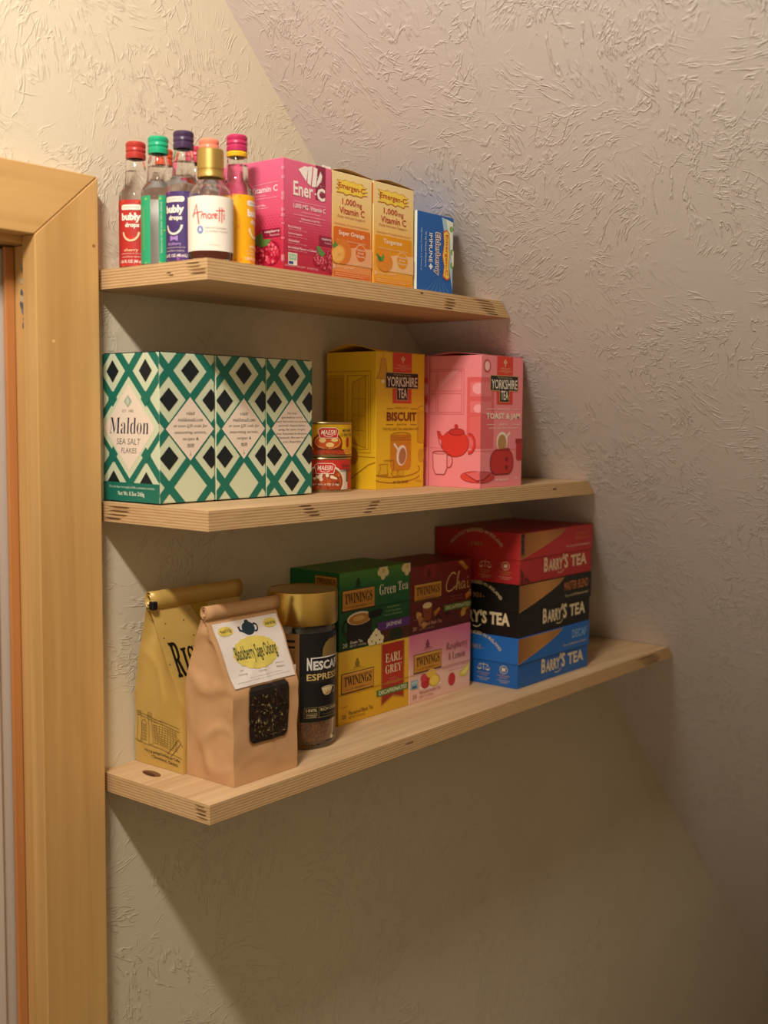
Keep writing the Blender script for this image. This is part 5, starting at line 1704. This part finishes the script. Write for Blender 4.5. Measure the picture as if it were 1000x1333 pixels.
def kraft():
    M_K = paper('kraft_paper', '#cda276', '#c2956a')
    t = thing('tea_bag_pouch', 'brown kraft paper bag of loose tea with white sticker and clear window', 'bag', (0.0882, -0.1045, Z3 + 0.0003))
    B = Bag(0.0836, 0.0640, 0.1510, 20 / 36, 0.0930, 0.004, 0.0020, 3.0, 0.004)
    B.build(t, M_K)
    roll(t, 0.0945, 0.1570, 0.0020, 0.0072, 0.0056, M_K)
    A = B.art(t, 'F', rough=0.55)
    # window
    A.base = 0.0009
    s0, s1, q0, q1 = 0.225, 0.830, 0.415, 0.765
    def win(g, col, L):
        n, mm = 14, 14
        pts, fs = [], []
        rad = 0.16
        for j in range(mm + 1):
            b = j / mm
            # rounded corners
            e = 0.0
            dcorn = min(b, 1 - b)
            if dcorn < rad:
                e = rad * 0.55 * (1 - math.sqrt(max(0, 1 - ((rad - dcorn) / rad) ** 2)))
            for i in range(n + 1):
                a = e + (1 - 2 * e) * i / n
                pts.append((s0 - g + (s1 - s0 + 2 * g) * a, q0 - g + (q1 - q0 + 2 * g) * b))
        for j in range(mm):
            for i in range(n):
                k = j * (n + 1) + i
                fs.append((k, k + 1, k + n + 2, k + n + 1))
        A.raw(pts, fs, col, L)
    win(0.008, '#8a6238', 0)
    A.flush('window_edge')
    win(0.0, mat('#17100b', 0.30, coat=0.6), 2)
    A.flush('window_film', 'clear film over dark tea leaves')
    r = random.Random(12)
    for i in range(560):
        s, q = r.uniform(s0 + 0.03, s1 - 0.03), q0 + (q1 - q0) * (0.16 + 0.80 * r.random() ** 0.8)
        if q > q1 - 0.02:
            continue
        a, ln, wd = r.uniform(0, 3.14), r.uniform(0.0015, 0.0055), r.uniform(0.0005, 0.0016)
        ca, sa = math.cos(a), math.sin(a)
        P = [(-ln / 2, 0), (0, wd / 2), (ln / 2, wd * 0.2), (0, -wd / 2)]
        c = r.choice(['#3a2618', '#2a1a10', '#4a3220', '#1e130c', '#54391f', '#33211a', '#7a6238', '#8f8050', '#a59a68'] if r.random() < 0.45 else ['#2a1a10', '#38251a', '#1b120c', '#452d1c'])
        A.raw([(s + (x * ca - y * sa) / A.W, q + (x * sa + y * ca) / A.H) for x, y in P], [(0, 1, 2, 3)], c, 3 + i % 9)
    o = A.flush('loose_tea_leaves')
    o['kind'] = 'stuff'
    # sticker
    a0, a1, b0, b1 = 0.055, 0.965, 0.035, 0.405
    A.base = 0.0011
    A.rect(a0, b0, a1, b1, '#e2d8d0', 0)
    A.p = A.flush('paper_sticker', 'white product sticker')
    def S(x): return a0 + (a1 - a0) * x
    def T(y): return b0 + (b1 - b0) * y
    for cx, cy, tx in ((0.16, 0.14, '4oz/113g'), (0.85, 0.13, 'loose leaf tea')):
        A.ell(S(cx), T(cy), 0.10, 0.028, '#d8c25a', 5, 20, 0, 0.04, 10)
        A.text(tx, S(cx) - 0.075, T(cy) - 0.012, S(cx) + 0.075, T(cy) + 0.012, '#4a4a2a', 8, 0.01)
    A.ell(S(0.50), T(0.53), 0.315, 0.093, '#dcc860', 6, 72, 0, 0.025, 18)
    A.text('Blackberry Sage Oolong', S(0.18), T(0.40), S(0.82), T(0.68), '#3c4630', 10, 0.012)
    A.flush('yellow_badges')
    A.ell(S(0.50), T(0.15), 0.085, 0.040, '#1d3340', 2, 24)
    A.ell(S(0.50), T(0.035), 0.03, 0.009, '#1d3340', 2, 12)
    A.arc(S(0.60), T(0.15), 0.035, 0.022, -110, 110, 0.0016, '#1d3340', 2)
    A.line([(S(0.42), T(0.19)), (S(0.37), T(0.16)), (S(0.365), T(0.11))], 0.0022, '#1d3340', 2)
    A.flush('teapot_emblem', 'plain dark teapot emblem')
    for i, (l1, l2) in enumerate((('TYPE', 'Oolong'), ('REGION', 'China'), ('CAFFEINE LEVEL', 'Medium'))):
        c = S(0.20 + 0.30 * i)
        A.text(l1, c - 0.004 * len(l1) - 0.01, T(0.755), c + 0.004 * len(l1) + 0.01, T(0.775), '#6a645c', 2)
        A.text(l2, c - 0.055, T(0.805), c + 0.055, T(0.84), '#5a564e', 2)
    A.text('Oolong tea, blackberry leaves, sage, natural flavor', S(0.28), T(0.885), S(0.80), T(0.90), '#6a645c', 2)
    A.text('Brewing directions: one teaspoon per cup, hot water, steep three minutes', S(0.08), T(0.925), S(0.92), T(0.94), '#6a645c', 2)
    A.flush('sticker_lettering')
kraft()

def gold():
    k = NT('gold_foil_paper')
    tc = k.n('ShaderNodeTexCoord').outputs['Object']
    nz = k.n('ShaderNodeTexNoise', Vector=tc, Scale=40.0, Detail=3.0)
    k.link(k.mix(nz.outputs['Fac'], rgb('#d6b466'), rgb('#c7a352')), k.b.inputs['Base Color'])
    k.b.inputs['Roughness'].default_value = 0.38
    k.b.inputs['Metallic'].default_value = 0.15
    t = thing('coffee_bag', 'matte gold coffee bag with rolled top behind the kraft bag', 'bag', (0.0905, -0.0372, Z3 + 0.0003))
    B = Bag(0.0960, 0.0690, 0.1560, 15 / 36, 0.1150, 0.003, 0.0011, 9.0, 0.012)
    B.build(t, k.m)
    roll(t, 0.1180, 0.1630, 0.0010, 0.0098, 0.0064, k.m, 2.2)
    bm = bmesh.new()
    add_box(bm, (-0.0605, -0.0080, 0.1545), (-0.0545, -0.0015, 0.1625), 0.001)
    from_bm('tin_tie_tab', bm, t, [mat('#17161a', 0.35)])
    A = B.art(t, 'F', rough=0.5)
    r = random.Random(6)
    for i in range(46):
        s, q = r.uniform(0.02, 0.95), r.uniform(0.0, 0.50)
        if 0.14 < s and 0.22 < q < 0.44:
            continue
        A.rect(s, q, s + 0.010, q + 0.007, '#241c10', 0, 1)
    A.poly([(0.42, 0.0), (0.62, 0.0), (0.60, 0.22), (0.52, 0.17)], '#b59a18', 0)
    A.flush('speckle_print')['kind'] = 'stuff'
    A.text(serif('R'), 0.075, 0.215, 0.180, 0.42, '#15120e', 1, 0.012)
    A.text(serif('ISING'), 0.188, 0.255, 0.63, 0.42, '#15120e', 1, 0.012)
    A.flush('brand_lettering', 'heavy black slab lettering')
    A.rrect(0.13, 0.50, 0.92, 0.95, 0.003, '#dcc3b8', 1)
    A.text('SPECIALTY', 0.24, 0.58, 0.85, 0.63, '#8a4a34', 3)
    A.text('ROASTED COFFEE', 0.26, 0.68, 0.85, 0.71, '#8a4a34', 3)
    A.flush('pale_sticker')
    L = B.art(t, 'L', rough=0.5)
    L.W = B.D
    DK = '#5f4a1c'
    for s in (0.06, 0.30):
        L.frame(s, 0.665, s + 0.085, 0.865, 0.00035, DK, 1)
        L.arc(s + 0.042, 0.685, 0.022, 0.008, 0, 360, 0.0004, DK, 1)
    L.line([(0.04, 0.675), (0.95, 0.725)], 0.0004, DK, 1)
    L.line([(0.06, 0.692), (0.95, 0.745)], 0.0004, DK, 1)
    L.line([(0.0, 0.855), (0.98, 0.905)], 0.0004, DK, 1)
    for i in range(9):
        s = 0.42 + 0.055 * i
        L.line([(s, 0.735), (s + 0.005, 0.86)], 0.0003, DK, 1)
        L.line([(0.41, 0.735 + 0.0145 * i), (0.90, 0.755 + 0.0145 * i)], 0.0003, DK, 1)
    L.arc(0.205, 0.745, 0.05, 0.025, 180, 360, 0.0004, DK, 1)
    for i in range(6):
        s = 0.155 + 0.02 * i
        L.line([(s, 0.745), (s, 0.85)], 0.00022, DK, 1)
        L.line([(0.155, 0.75 + 0.018 * i), (0.255, 0.755 + 0.018 * i)], 0.00022, DK, 1)
    L.line([(0.70, 0.90), (0.92, 0.79), (1.0, 0.83)], 0.0005, DK, 2)
    L.line([(0.78, 0.905), (0.96, 0.815)], 0.0005, DK, 2)
    L.flush('drawn_bridge', 'fine line drawing of a bridge')
    L.text('roasted & packaged by Rising Star Coffee', 0.20, 0.895, 0.94, 0.918, '#2a2010', 1, 0.006, 0, False, 1, -0.02)
    L.text('Cleveland, OHIO', 0.36, 0.928, 0.90, 0.948, '#2a2010', 1, 0.006, 0, False, 1, -0.02)
    L.flush('small_print')
gold()
